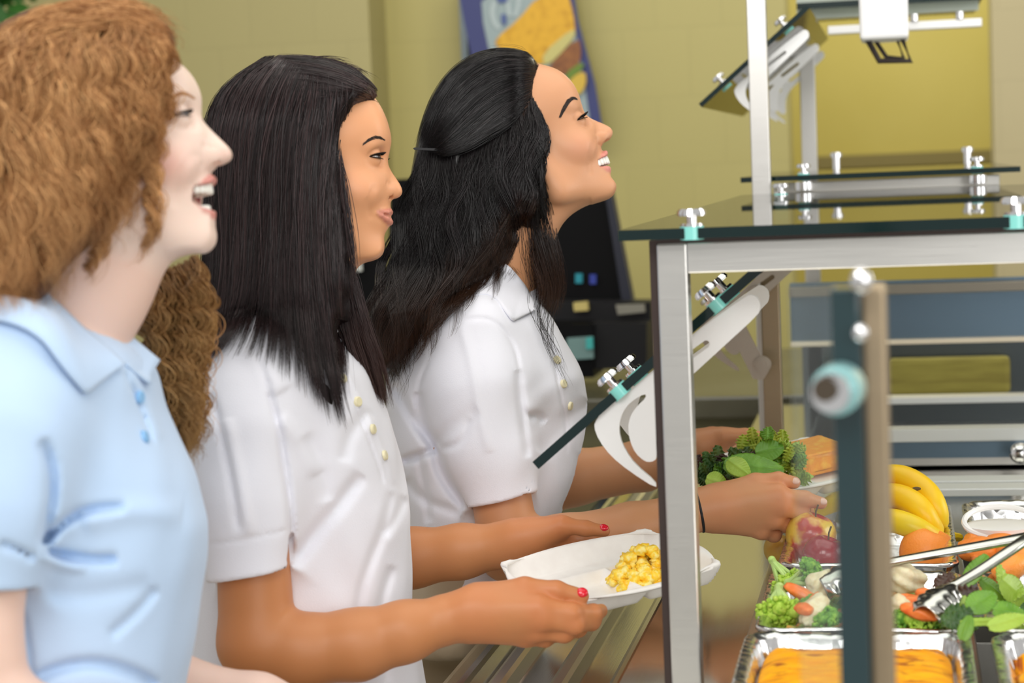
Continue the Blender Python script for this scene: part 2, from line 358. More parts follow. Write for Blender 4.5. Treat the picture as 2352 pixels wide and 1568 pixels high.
b.build('slide_shelf', M_STC, ts)
for x in (-.455, -.385, -.318):
    b = BM(); b.prism([(-.016,0),(-.010,.013),(-.005,.016),(.005,.016),(.010,.013),(.016,0)], 3.16, rotto((x, 2.59, .861), (1,0,0), (0,0,1)), 0); b.build('slide_rib', M_ST, ts, smooth=False)
for y in (1.4, 2.7, 4.0):
    b = BM(); b.prism([(-.24,-.02),(-.24,0),(0,0),(0,-.16),(-.03,-.16)], .012, rotto((-.271, y, .845), (1,0,0), (0,0,1))); b.build('support_bracket', M_ST, ts)

# ---- near sneeze guard
def gx(px_, py_, Y): q = Gy(px_, py_, Y); return q[0], q[2]
gd = empty('sneeze_guard', (.1, 2.4, .93), 'near sneeze guard with square steel frame, flat top glass and tilted lower pane', 'sneeze guard')
T_ = .0285; XL = -.2245; ZT = 1.372
def post(x, y, z0, z1, parent, name='frame_post', t=T_, mat=None):
    b = BM(); b.box((x, y, z0), (x+t, y+t, z1), .0018); b.build(name, mat or M_ST, parent)
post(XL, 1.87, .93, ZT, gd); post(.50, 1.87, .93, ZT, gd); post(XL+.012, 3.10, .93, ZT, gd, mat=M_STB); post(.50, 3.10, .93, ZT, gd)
b = BM(); b.box((XL-.0075, 1.876, .93), (XL-.0004, 1.896, ZT+.003)); b.box((XL-.0004, 1.876, ZT+.0002), (.5285, 1.896, ZT+.0036)); b.build('dark_face_strip', pmat('dark_face_tone', (.07,.05,.045), .3, .6), gd)  # added strips: the frame's dark side and top faces put into colour
b = BM(); b.box((XL+T_, 1.8702, ZT-T_), (.4998, 1.87+T_-.0002, ZT), .0012); b.build('top_rail', M_ST, gd)
b = BM(); b.box((XL+.012+T_, 3.1002, ZT-T_), (.4998, 3.10+T_-.0002, ZT), .0012); b.build('top_rail', M_ST, gd)
b = BM(); b.box((.50, 1.898, ZT-T_), (.5285, 3.1, ZT), .0018); b.build('side_rail', M_ST, gd)
glass_slab('shelf_glass', (-.256, 1.838, 1.3772), (.56, 3.36, 1.3872), gd)
for x, y in ((-.188, 1.8475), (.104, 1.8475), (.40, 1.8475), (-.188, 3.30), (.40, 3.3)):
    standoff(gd, (x, y, 1.3822), (0, 0, 1), .0115)
# tilted pane
GA = np.array([-.368, 1.147]); GB = np.array([-.122, 1.352]); gdv = (GB-GA)/np.linalg.norm(GB-GA); gn = np.array([-gdv[1], gdv[0]])
def tilt(name, A, Bp, y0, y1, parent, th=.0095):
    A = np.array(A); Bp = np.array(Bp); L = np.linalg.norm(Bp-A); M = rotto((A[0], y0, A[1]), ((Bp-A)[0], 0, (Bp-A)[1]), (0, 1, 0)); return glass_slab(name, (0, 0, -th/2), (L, y1-y0, th/2), parent, M)
tilt('tilted_glass', GA, GB, 1.972, 3.12, gd)
def outline(pts, s, o, Y): return np.array([gx(o[0]+x/s, o[1]+y/s, Y) for x, y in pts])
BR = [(1530,215),(1580,220),(1612,255),(1618,305),(1600,350),(1375,556),(1150,762),(1050,850),(975,950),(940,1050),(932,1160),(940,1290),(905,1312),(860,1308),(800,1255),(765,1180),(750,1090),(765,1010),(810,945),(870,890),(862,862),(770,915),(715,985),(692,1070),(697,1150),(735,1240),(800,1330),(930,1440),(935,1485),(760,1372),(640,1275),(560,1170),(526,1080),(545,1030),(600,962),(740,862),(885,745),(1150,495)]
SL = [(1160+170*t+18*math.cos(a)*1.0, 610-125*t-18*math.sin(a)) for t, a in []]
_a, _b, _r = np.array([1010., 725.]), np.array([1262., 540.]), 24.
_d = (_b-_a)/np.linalg.norm(_b-_a); _n = np.array([-_d[1], _d[0]])
SL = [tuple(_a+(-_d*math.cos(t)+_n*math.sin(t))*_r) for t in np.linspace(-1.57, 1.57, 9)]+[tuple(_b+(_d*math.cos(t)+_n*math.sin(t))*_r) for t in np.linspace(1.57, -1.57, 9)]
def bracket(parent, Y, dx=0, dz=0, k=1., mat=None, th=.005):
    o = outline(BR, 2.852, (1180, 600), 1.98); h = outline(SL, 2.852, (1180, 600), 1.98); c = np.array([GA[0], GA[1]])
    o = (o-c)*k+c+np.array([dx, dz]); h = (h-c)*k+c+np.array([dx, dz]); o = smooth_poly(o, 1); h = smooth_poly(h, 1)
    b = BM(); b.prism([tuple(p) for p in o], th, rotto((0, Y, 0), (1, 0, 0), (0, 0, 1)), holes=[[tuple(p) for p in h]]); return b.build('glass_bracket', mat or M_FROST, parent)
bracket(gd, 1.98); bracket(gd, 2.12); bracket(gd, 3.06, mat=M_SATIN)
for px_, py_ in ((1408, 880), (1640, 690)):
    x, z = gx(px_, py_, 1.98); x0 = GA+gdv*((np.array([x, z])-GA)@gdv); 
    for Y in (1.9795, 2.12, 3.06): standoff(gd, (x0[0], Y, x0[1]), (gn[0], 0, gn[1]), .0105)
for px_, py_ in ((1736, 676), (1751, 838)):
    x, z = gx(px_, py_, 3.04); b = BM(); b.cyl((x, 3.055, z), (x, 3.047, z), .013, n=28, bev=.001); b.cyl((x, 3.047, z), (x, 3.043, z), .0085, n=24); b.cyl((x, 3.043, z), (x, 3.041, z), .003, n=12); b.build('pivot_bolt', M_SATIN, gd, smooth=True)
x0, z0 = gx(1740, 845, 3.06); x1, z1 = gx(1690, 745, 3.06); 
b = BM(); d_ = Vector((x1-x0, 0, z1-z0)); L = d_.length; b.prism([(-.012,-.013),(L,-.013),(L+.01,0),(L,.013),(-.012,.013),(-.02,0)], .005, rotto((x0, 3.058, z0), d_, (0,0,1))); b.build('bracket_arm', M_SATIN, gd)
# ---- far, upper sneeze guard
g2 = empty('sneeze_guard', (.1, 3.9, 1.39), 'far raised sneeze guard with white bracket plates and low glass shelf', 'sneeze guard')
post(gx(1723, 300, 3.33)[0], 3.33, .93, 2.0, g2, 'frame_post', .031); xq = gx(1840, 300, 4.15)[0]; post(xq, 4.15, .93, 2.0, g2, 'frame_post', .031)
xa, za = gx(1701, 413, 3.42); xb_, zb = gx(2344, 386, 3.42); glass_slab('shelf_glass', (xa, 3.42, za-.005), (xb_, 4.3, za+.004), g2)
b = BM(); b.box((xa+.05, 3.50, za-.028), (xb_-.03, 3.53, za-.009), .002); b.build('shelf_rail', M_ST, g2)
for px_ in (1845, 2245):
    x, z = gx(px_, 405, 3.44); standoff(g2, (x, 3.45, za), (0, 0, 1), .0105)
    b = BM(); b.cyl((x, 3.45, za-.022), (x, 3.45, za-.008), .016, n=24, bev=.001); b.build('clamp', M_CHROME, g2, smooth=True)
for px_, py_ in ((1921, 385), (2222, 372)):
    x, z = gx(px_, py_, 4.0); b = BM(); b.cyl((x, 4.0, za+.004), (x, 4.0, za+.035), .0075, n=20, bev=.002); b.cyl((x, 4.0, za+.03), (x, 4.0, za+.04), .012, n=20, bev=.002); b.build('clamp_knob', M_CHROME, g2, smooth=True)
A2 = np.array(gx(1611, 243, 3.4)); B2 = np.array(gx(1858, 17, 3.4)); kk = np.linalg.norm(B2-A2)/np.linalg.norm(GB-GA)
tilt('tilted_glass', A2, B2, 3.38, 4.3, g2, .008)
d0 = A2-GA
for Y in (3.43, 3.88, 4.16): bracket(g2, Y, d0[0]+.008, d0[1]-.006, kk)
gd2 = (B2-A2)/np.linalg.norm(B2-A2); gn2 = np.array([-gd2[1], gd2[0]])
for px_, py_ in ((1665, 195), (1803, 60)):
    x, z = gx(px_, py_, 3.43); q = A2+gd2*((np.array([x, z])-A2)@gd2); standoff(g2, (q[0], 3.43, q[1]), (gn2[0], 0, gn2[1]), .010)
xa, za = gx(1830, 22, 3.9); xb_, _ = gx(2256, 22, 3.9); glass_slab('top_glass', (xa, 3.9, za), (xb_, 4.3, za+.012), g2)
xa, za = gx(1830, 46, 3.95); b = BM(); b.box((xa, 3.955, za), (xb_-.004, 3.965, 1.5*0+gx(2200,-40,3.95)[1]), .001); b.build('frosted_panel', pmat('frosted_glass', (.55,.62,.55), .3, 0, trans=.35), g2)
xa, za = gx(2085, 68, 3.9); b = BM(); b.box((gx(1900,60,3.9)[0], 3.92, za), (xb_, 3.95, za+.016), .002); b.build('top_rail', M_FROST, g2)
for px_ in (2100, 2205):
    x, z = gx(px_, 40, 3.9); b = BM(); b.cyl((x, 3.92, za+.016), (x, 3.92, za+.03), .008, n=20, bev=.001); b.build('clamp', M_CHROME, g2, smooth=True)
hl = empty('heat_lamp', (gx(2030, 40, 3.6)[0], 3.6, 1.8), 'white square lamp housing with dark wire guard hanging at the top edge', 'lamp')
x0, z0 = gx(1975, 92, 3.55); x1, z1 = gx(2084, -60, 3.55); b = BM(); b.box((x0, 3.55, z0), (x1, 3.68, z1), .008, 4); b.build('lamp_housing', pmat('white_enamel', (.93,.93,.93), .4), hl)
bl = [gx(x, y, 3.6) for x, y in ((1988,95),(2020,140),(2092,140),(2070,95))]; b = BM(); b.tube([(bl[0][0],3.6,bl[0][1]+.01),(bl[1][0],3.6,bl[1][1]),(bl[2][0],3.6,bl[2][1]),(bl[3][0],3.6,bl[3][1]+.01)], .0055, 8); b.tube([(bl[0][0]+.012,3.64,bl[0][1]+.01),(bl[1][0]+.012,3.64,bl[1][1]+.008),(bl[2][0]-.012,3.64,bl[2][1]+.008),(bl[3][0]-.008,3.64,bl[3][1]+.01)], .004, 8); b.build('wire_guard', pmat('dark_iron', (.03,.02,.018), .4), hl)
b = BM(); b.cyl((x0+.03, 3.61, z1), (x0+.03, 3.61, 3.1), .006); b.build('hanging_rod', M_ST, hl)
struct('ceiling', (-4.5, 3.4, 3.1), (3.2, 8.3, 3.2), M_CEIL)
# ---- foreground end panel
fg = empty('end_screen', (-.03, 1.22, .93), 'blurred glass end screen with dark green edge and round chrome bolt in the right foreground', 'glass screen')
xe0, zt_ = gx(1812, 655, 1.25); xe1, _ = gx(1975, 655, 1.25)
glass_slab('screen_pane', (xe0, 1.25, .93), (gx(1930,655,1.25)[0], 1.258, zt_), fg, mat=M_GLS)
M_GD = pmat('thick_glass_edge_dark', (.012,.035,.04), .12, coat=.4)
b = BM(); b.box((gx(1912,900,1.2)[0], 1.2, .93), (gx(1983,900,1.2)[0], 1.235, gx(1940,662,1.2)[1]), .003, 3); b.build('screen_edge', M_GD, fg)
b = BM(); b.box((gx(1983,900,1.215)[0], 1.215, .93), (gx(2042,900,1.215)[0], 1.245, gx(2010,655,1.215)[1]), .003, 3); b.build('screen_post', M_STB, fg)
x, z = gx(1915, 893, 1.19); b = BM(); b.cyl((x+.004, 1.199, z), (x+.001, 1.178, z), .0155, .0148, 40, .002); b.build('spacer_ring', pmat('pale_teal', (.35,.62,.62), .15, .3), fg, smooth=True)
b = BM(); b.cyl((x+.0005, 1.181, z), (x-.002, 1.166, z), .0125, .0115, 40, .003); b.build('chrome_bolt', M_CHROME, fg, smooth=True)
b = BM(); x, z = gx(1895, 895, 1.163); b.cyl((x, 1.1655, z), (x, 1.163, z), .0072, n=28); b.build('bolt_recess', pmat('bolt_dark', (.05,.035,.02), .4), fg, smooth=True)
for px_, py_, r in ((1978, 645, .0065), (1976, 765, .0045)):
    x, z = gx(px_, py_, 1.19); b = BM(); b.sph((x, 1.19, z), r, 12, (1, .6, 1.2)); b.cyl((x, 1.19, z), (x, 1.21, z), r*.7); b.build('clip', M_CHROME, fg, smooth=True)
# ---------------------------------------------------------------- behind the counter
hc_ = empty('warming_cabinet', (.5, 3.9, .93), 'stainless warming cabinet with stacked shelves behind the food pans', 'warming cabinet')
def zat(y, Y): return gx(2200, y, Y)[1]
M_SLATE = steel('slate_blue_steel', (.16,.23,.30), .35); M_SLD = steel('dark_slate_steel', (.13,.15,.16), .3)  # M_SLD is simply a dark slate grey steel
M_BEI = pmat('beige_lip', (.82,.72,.55), .35); M_OLV = noisy('olive_fabric_curtain', [(.22,.18,.03),(.36,.31,.06),(.26,.22,.04)], 4, .7, stretch=(1,1,9)); M_WHL = pmat('pale_rail', (.8,.82,.8), .3, .3)
XA, XB = gx(1815, 700, 3.75)[0], .9
b = BM(); b.box((XA, 3.75, zat(784,3.75)), (XB, 3.77, zat(640,3.75)), .002); b.build('blue_panel', M_SLATE, hc_)
b = BM(); b.box((XA, 3.73, zat(788,3.73)), (XB, 3.775, zat(777,3.73)), .002); b.build('panel_lip', M_BEI, hc_)
b = BM(); b.box((XA, 3.72, zat(672,3.72)), (XB, 3.75, zat(650,3.72)), .002); b.build('upper_rail', pmat('taupe_rail', (.30,.27,.22), .4, .5), hc_)
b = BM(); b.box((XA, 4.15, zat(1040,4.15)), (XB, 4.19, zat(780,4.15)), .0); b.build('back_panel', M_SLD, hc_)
b = BM(); b.box((gx(2040,860,4.1)[0], 4.08, zat(905,4.08)), (gx(2320,860,4.1)[0], 4.12, zat(822,4.08)), .01); b.build('olive_cover', M_OLV, hc_)
def ledge(y0, y1, Y, name='shelf_lip', mat=None):
    b = BM(); b.box((gx(1990,900,Y)[0], Y, zat(y1, Y)), (XB, Y+.05, zat(y0, Y)), .002); b.build(name, mat or M_WHL, hc_)
ledge(911, 926, 3.7); ledge(985, 1014, 3.25); ledge(1104, 1114, 2.90, 'rear_rail'); ledge(1122, 1140, 2.84, 'rear_rail')
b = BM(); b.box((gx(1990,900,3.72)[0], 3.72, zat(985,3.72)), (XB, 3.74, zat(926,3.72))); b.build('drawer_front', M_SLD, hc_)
b = BM(); b.box((gx(1990,900,3.28)[0], 3.28, .95), (XB, 3.30, zat(1000,3.28))); b.build('drawer_front', M_SLATE, hc_)
b = BM(); b.box((gx(1990,900,3.30)[0], 3.30, .935), (XB, 4.15, .95)); b.build('cabinet_base', M_ST, hc_)
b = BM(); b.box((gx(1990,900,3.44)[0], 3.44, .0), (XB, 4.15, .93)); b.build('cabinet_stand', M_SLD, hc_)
kn = BM(); x, z = gx(2343, 1040, 3.22); kn.sph((x, 3.22, z), .017, 12); kn.cyl((x, 3.22, z), (x, 3.28, z), .006); kn.build('drawer_knob', M_CHROME, hc_, smooth=True)

bc = empty('back_counter', (-.7, 4.7, 0), 'dark green-grey back counter by the wall under the cash register', 'counter')
M_BC = noisy('dark_laminate', [(.06,.055,.03),(.10,.095,.06)], 6, .25); M_CAB = pmat('olive_cabinet', (.16,.15,.07), .4)
zc = Gy(1490, 862, 4.7)[2]
b = BM(); b.box((-1.45, 4.25, zc-.05), (-.2, 5.3, zc), .006); b.build('countertop', M_BC, bc)
b = BM(); b.box((-1.42, 4.3, .0), (-.22, 5.25, zc-.05)); b.build('cabinet', M_CAB, bc)
b = BM(); b.box((-1.2, 4.24, zc-.13), (-.2, 4.25, zc-.115)); b.build('edge_strip', pmat('pale_olive_strip', (.45,.42,.2), .4), bc)
M_BLK = pmat('black_plastic', (.002,.002,.0025), .5, spec=.12); M_BLK2 = pmat('charcoal_plastic', (.010,.010,.011), .5, spec=.2); M_BLK3 = pmat('grey_bezel', (.02,.022,.035), .4, spec=.3)
cg = empty('cash_register', (-.78, 4.8, zc), 'black cash register with tall screen on the back counter behind the girls', 'cash register')
def quad(name, pts, Y, th, mat, par, bev=0):
    q = [gx(x, y, Y) for x, y in pts]; b = BM(); b.prism(q, th, rotto((0, Y, 0), (1,0,0), (0,0,1))); return b.build(name, mat, par)
quad('monitor', [(1180,480),(1270,400),(1395,410),(1432,600),(1448,690),(1190,690)], 4.75, .05, M_BLK, cg)
quad('monitor_bezel', [(1388,410),(1402,412),(1456,690),(1432,692)], 4.71, .05, M_BLK3, cg)
quad('screen_icon', [(1322,628),(1338,628),(1338,650),(1322,650)], 4.72, .01, pmat('cyan_glow', (.01,.25,.32), .4), cg); quad('screen_icon', [(1355,630),(1370,630),(1370,652),(1355,652)], 4.72, .01, pmat('blue_glow', (.02,.04,.3), .4), cg)
quad('keyboard_body', [(1230,690),(1500,690),(1500,735),(1230,740)], 4.66, .10, M_BLK2, cg)
quad('printer', [(1370,735),(1495,735),(1495,835),(1370,840)], 4.60, .16, M_BLK2, cg); quad('drawer', [(1230,738),(1375,738),(1375,858),(1230,860)], 4.58, .16, M_BLK, cg)
quad('customer_display', [(1303,776),(1362,772),(1364,822),(1304,826)], 4.49, .012, pmat('teal_display', (.16,.27,.26), .25), cg); quad('display_light', [(1346,776),(1362,774),(1363,800),(1347,802)], 4.48, .008, pmat('teal_mark', (.05,.4,.38), .25), cg)
quad('receipt', [(1318,695),(1350,692),(1352,712),(1320,714)], 4.58, .02, pmat('yellow_paper', (.55,.45,.15), .6), cg)
quad('paper', [(1415,700),(1480,698),(1482,716),(1420,722)], 4.58, .015, pmat('grey_paper', (.22,.21,.17), .6), cg)
dm_ = empty('computer_monitor', (-1.1, 4.9, zc), 'black computer monitor on the back counter, glimpsed between two heads of hair', 'monitor')
quad('monitor_back', [(820,600),(900,560),(905,412),(985,408),(985,760),(820,760)], 4.85, .06, M_BLK, dm_); quad('stand', [(860,758),(930,758),(935,850),(855,850)], 4.85, .05, M_BLK2, dm_)
quad('paper_note', [(796,596),(830,594),(832,622),(798,624)], 4.80, .01, pmat('white_note', (.6,.62,.58), .6), dm_)
# ---- poster
YB = 5.9
po = empty('food_poster', (Gy(1220,200,YB)[0], YB, Gy(1220,200,YB)[2]), 'blue poster with white lettering and an orange and burger picture on the wall', 'poster')
def flat(name, pts, k, mat, par=po, s=5.2275, o=(1030,0), sm=1):
    q = [gx(o[0]+x/s, o[1]+y/s, YB-.012-.004*k) for x, y in (smooth_poly(pts, sm) if sm else pts)]; b = BM(); b.prism([tuple(p) for p in q], .006, rotto((0, YB-.012-.004*k, 0), (1,0,0), (0,0,1))); return b.build(name, mat, par)
cm = lambda n, c, r=.5: pmat(n, c, r)
flat('board', [(120,-120),(1450,-420),(1560,250),(1760,1000),(1860,1600),(560,1900),(300,800),(150,60)], 0, cm('poster_navy', (.035,.045,.17)), sm=0)
flat('pale_field', [(390,-100),(1380,-350),(1440,-20),(1500,250),(1620,900),(1720,1600),(900,1800),(620,1000),(430,400)], 1, cm('poster_pale_blue', (.30,.38,.40)))
flat('orange_slice', [(1080,-50),(1420,-120),(1500,150),(1530,420),(1300,600),(1250,780),(900,760),(560,560),(580,450),(820,260)], 2, noisy('poster_orange', [(.55,.28,.005),(.75,.42,.02),(.62,.33,.01)], 30, .5))
flat('cheese', [(1130,640),(1500,330),(1540,420),(1300,700),(1150,800)], 3, cm('poster_cheese', (.55,.50,.18)))
flat('burger', [(1220,780),(1560,430),(1600,620),(1560,800),(1380,920),(1200,860)], 4, noisy('poster_burger', [(.16,.05,.015),(.34,.13,.03)], 60, .5))
flat('lettuce', [(1400,880),(1600,740),(1640,800),(1440,980)], 5, cm('poster_lettuce', (.13,.22,.02)))
flat('bun', [(1440,960),(1640,830),(1660,1020),(1560,1160),(1450,1080)], 5, cm('poster_bun', (.62,.42,.05)))
# the big slanted lettering: a white-blue C h o with blue counters
ltm = cm('poster_letter', (.42,.50,.52)); 
def stroke(pts, w, k=2):
    p = np.array(pts, float); p = smooth_poly(p, 2, closed=False); t = np.gradient(p, axis=0); t /= np.linalg.norm(t, axis=1, keepdims=True); n = np.stack([-t[:, 1], t[:, 0]], 1)*w/2
    flat('lettering', [tuple(v) for v in np.concatenate([p+n, (p-n)[::-1]])], k, ltm, sm=0)
stroke([(560,20),(520,140),(560,290),(620,340)], 60); stroke([(700,-60),(720,80),(740,200)], 50); stroke([(840,-80),(850,60),(800,200)], 50)
bm_ = cm('poster_blue_mark', (.06,.10,.30)); flat('counter_mark', [(630,170),(690,165),(700,290),(650,310)], 3, bm_); flat('counter_mark', [(570,-40),(700,-60),(720,20),(600,40)], 3, bm_)
b = BM(); b.box((Gy(1060,100,YB)[0]-.0, YB-.01, Gy(1200,380,YB)[2]), (Gy(1060,100,YB)[0]+.02, YB+.10, 2.0)); b.build('wall_mount', M_STD, po)
# greenery blob at the top left corner
pl = empty('potted_plant', (-2.35, 5.0, 0), 'green leafy plant at the upper left edge behind the curly hair', 'plant')
M_LEAFD = noisy('dark_leaf', [(.02,.10,.01),(.05,.2,.03)], 20, .5)
b = BM(); q = Gy(5, 15, 5.0)
for i in range(320):
    c0 = Vector((q[0]-.12+random.gauss(0,.075), 5.0+random.gauss(0,.08), q[2]+.05+random.gauss(0,.05))); d_ = Vector((random.gauss(0,1), random.gauss(0,1), random.gauss(.2,.6))).normalized()*.06
    b.prism([(0,0),(.02,.012),(.045,.014),(.07,0),(.045,-.014),(.02,-.012)], .002, rotto(c0, d_, (random.random(), random.random(), 1)))
b.build('foliage', M_LEAFD, pl); b = BM(); b.cyl((q[0]-.12, 5.0, .3), (q[0]-.12, 5.0, q[2]), .012); b.build('stem', pmat('stem_brown', (.2,.13,.06), .7), pl)
b = BM(); b.cyl((q[0]-.12, 5.0, 0), (q[0]-.12, 5.0, .32), .13, .17, 32, .006); b.build('pot', pmat('terracotta', (.5,.22,.12), .7), pl, smooth=True)
# ---------------------------------------------------------------- people: materials
def skin_mat(name, sss=.12, rough=.45):
    m, nt, b = nodes(name); a = N(nt, 'ShaderNodeAttribute', attribute_name='Col'); nt.links.new(a.outputs['Color'], b.inputs['Base Color'])
    b.inputs['Roughness'].default_value = rough; b.inputs['Subsurface Weight'].default_value = sss; b.inputs['Subsurface Scale'].default_value = .006
    b.inputs['Subsurface Radius'].default_value = (1, .35, .2); b.inputs['Specular IOR Level'].default_value = .4
    tc = N(nt, 'ShaderNodeTexCoord'); nz = N(nt, 'ShaderNodeTexNoise', Scale=420., Detail=2.); nt.links.new(tc.outputs['Object'], nz.inputs['Vector'])
    bp = N(nt, 'ShaderNodeBump', Strength=.12, Distance=.0005); nt.links.new(nz.outputs[0], bp.inputs['Height']); nt.links.new(bp.outputs[0], b.inputs['Normal'])
    return m
def hair_mat(name, rough=.34, spec=.5, mul=1.0):
    m, nt, b = nodes(name); a = N(nt, 'ShaderNodeAttribute', attribute_name='Col'); nt.links.new(a.outputs['Color'], b.inputs['Base Color'])
    b.inputs['Roughness'].default_value = rough; b.inputs['Specular IOR Level'].default_value = spec
    return m
M_SKIN = skin_mat('skin'); M_HAIR = hair_mat('dark_hair', .27, .42); M_CURL = hair_mat('curly_hair', .5, .3)
M_TEETH = pmat('tooth_enamel', (.9, .86, .78), .25, sss=.1); M_MOUTH = pmat('inner_mouth', (.16, .03, .025), .5)
M_NAIL = pmat('red_nail_polish', (.75, .012, .03), .12, coat=.6); M_BROWH = pmat('brow_hair_dark', (.025, .014, .01), .6)
M_BROWR = pmat('brow_hair_ginger', (.45, .22, .1), .6); M_LASH = pmat('lash_hair', (.008, .006, .006), .6)
def eye_mat(name, iris):
    m, nt, b = nodes(name); a = N(nt, 'ShaderNodeAttribute', attribute_name='Col'); nt.links.new(a.outputs['Color'], b.inputs['Base Color'])
    b.inputs['Roughness'].default_value = .08; b.inputs['Coat Weight'].default_value = .6; return m
M_EYE = eye_mat('eye_surface', None)

class Head:
    def __init__(s, nas, D, t, front, eye, mouth, lipU, lipL, opening=None, neck=None, smile=.5, cols=None):
        s.D = D; s.mm = D/F*1000; s.nas = np.array(nas, float); s.t = math.radians(t); s.eye = eye; s.mouth = mouth; s.lipU = lipU; s.lipL = lipL
        s.smile = smile; s.cols = cols; s.no_ear = False; s.lipr = 1.0
        f = np.array([s.px(p) for p in smooth_poly(front, 1, closed=False)])
        # close the outline far behind the head
        back = [(-330, f[-1, 1]-10), (-330, 260), (f[0, 0], 260)]
        f0 = f[0]; poly = np.concatenate([f, np.array(back)])
        s.g = Grid2(poly, 1.2, 12, blur=1)
        s.og = Grid2(np.array([s.px(p) for p in smooth_poly(opening, 1)]), .8, 8) if opening else None
    def px(s, p):      # photo point on the median plane -> canonical mm
        X = (p[0]-s.nas[0])*s.mm; Y = -(p[1]-s.nas[1])*s.mm; c, n = math.cos(s.t), math.sin(s.t); return np.array([X*c+Y*n, -X*n+Y*c])
    def canon(s, p):   # camera metres -> canonical mm
        n0 = C(s.nas[0], s.nas[1], s.D); v = (p-n0)*1000; c, n = math.cos(s.t), math.sin(s.t)
        return np.stack([v[:, 0]*c+v[:, 1]*n, -v[:, 0]*n+v[:, 1]*c, v[:, 2]], 1)
    def cam(s, q):     # canonical mm -> camera metres
        q = np.asarray(q, float); n0 = C(s.nas[0], s.nas[1], s.D); c, n = math.cos(s.t), math.sin(s.t)
        return n0 + np.stack([q[..., 0]*c-q[..., 1]*n, q[..., 0]*n+q[..., 1]*c, q[..., 2]], -1)/1000
    def sdf(s, p):
        q = s.canon(p); x, y = q[:, 0], q[:, 1]; a = np.stack([x, y, np.abs(q[:, 2])], 1); z = a[:, 2]; k = 14
        ex, ey = s.eye; mx, my = s.mouth; ux, uy = s.lipU; lx, ly = s.lipL; sm = s.smile
        d = ell(a, (-90, 30, 0), (90, 72, 70))
        d = smin(d, ell(a, (-48, 32, 0), (62, 48, 58)), k)
        d = smin(d, ell(a, (-50, -22, 0), (56, 58, 54)), k)
        d = smin(d, ell(a, (-38, -36, 34), (27, 18, 22)), k)
        d = smin(d, ell(a, (-25, (uy+ly)/2, 0), (ux+22, 28, 26)), 10)
        d = smin(d, ell(a, (-26, -98, 0), (29, 19, 23)), k)
        d = smin(d, cap(a, (-18, -100, 8), (-74, -82, 47), 12, 12), 20)
        d = smin(d, cap(a, (-74, -82, 47), (-86, -30, 58), 12, 12), 20)
        d = smin(d, ell(a, (-58, -64, 0), (44, 40, 50)), 20)
        # smiling cheek
        d = smin(d, ell(a, (-30, my+25, 33), (17+3*sm, 15, 15+3*sm)), 12)
        d = smin(d, cap(a, (-38, -92, 0), (*s.throat, 0), 16, 43), 16)
        # brow ridge, socket
        d = smin(d, cap(a, (-1, 12, 8), (-22, 15, 44), 6, 5), 10)
        d = smax(d, -ell(a, (ex+3, ey, 33), (15, 9.5, 15)), 9)
        # nose
        nt_ = s.nose
        nb = cap(a, (-7, 2, 0), (nt_[0]-9, nt_[1]+3, 0), 7, 9.5)
        nb = smin(nb, ell(a, (nt_[0]-8, nt_[1], 0), (12, 10, 11)), 5)
        nb = smin(nb, ell(a, (nt_[0]-19, nt_[1]-2, 11.5), (9.5, 7.5, 6)), 4)
        nb = smin(nb, cap(a, (-14, -14, 6), (nt_[0]-18, nt_[1]+2, 6), 8, 9), 8)
        d = smin(d, nb, 6)
        # crease round the nose wing, nostril
        w = nt_[0]-19; ang = np.linspace(-.9, 2.2, 9)
        cr = np.array([[w-10*math.cos(t), nt_[1]-2+8.5*math.sin(t)] for t in ang])
        dcr = np.min([np.hypot(x-c[0], y-c[1]) for c in cr], 0); d = d + 1.2*np.exp(-(dcr/2.0)**2)*(z < 24)*np.clip((z-6)/6, 0, 1)
        d = smax(d, -ell(a, (nt_[0]-14.5, nt_[1]-8.0, 9), (4.6, 2.8, 5.0)), 1.5)
        # lips
        def arc(p0, p1, r0, r1, zc=23, bow=.55):
            pts = [np.array([p0[0]-(p0[0]-p1[0])*(u**2.8), p0[1]+(p1[1]-p0[1])*u**2.2, (zc+2)*u**.8]) for u in (0, .3, .6, .85, 1)]
            return chain(a, pts, [r0, r0*.95, r0*.8, r0*.5, r1], 2)
        up = arc((ux-2.6, uy-.3), (mx, my), 4.2*s.lipr, 1.6); lo = arc((lx-3.0, ly+.8), (mx, my), 5.0*s.lipr, 1.6)
        d = smin(d, up, 3.5); d = smin(d, lo, 3.5)
        s._lip = np.minimum(up, lo)
        if s.og is None:
            pts = [np.array([ux+4, (uy+ly)/2+s.lipmid, 0]), np.array([(ux+mx)/2+4, (uy+ly)/2+s.lipmid-.6, 14]), np.array([mx+3, my, 24])]
            pts.append(pts[-1]+np.array([-4, 1.5, 1.5])); dl = chain(a, pts, [1]*4, 1)+1; d = d + 2.2*np.exp(-(dl/1.7)**2)
        # nasolabial fold
        f0 = np.array([w-9, nt_[1]-2]); f1 = np.array([mx-7, my-2-4*sm]); uu = np.linspace(0, 1, 12)
        fl = [f0*(1-u)+f1*u+np.array([-4*math.sin(math.pi*u), 0]) for u in uu]
        dn = np.min([np.hypot(x-c[0], y-c[1]) for c in fl], 0); d = d + (.5+.7*sm)*np.exp(-(dn/3.8)**2)*(z < 50)
        # mentolabial groove is in the outline; clip to the traced outline
        g = s.g(x, y); near = np.exp(-((np.maximum(0, np.abs(y+60)-36))/14)**2)
        kk = np.where(x < -40, 14, 13-9*near); h = np.maximum(kk-np.abs(d-g), 0)/kk; d = np.maximum(d, g)+h*h*kk*.25
        if s.og is not None: d = smax(d, -np.maximum(s.og(x, y), z-26), 1.0)
        # eyelids: a shell round the ball, with the slit left open
        cx, cy = ex-11, ey; r = np.sqrt((x-cx)**2+(y-cy)**2+(z-31)**2)
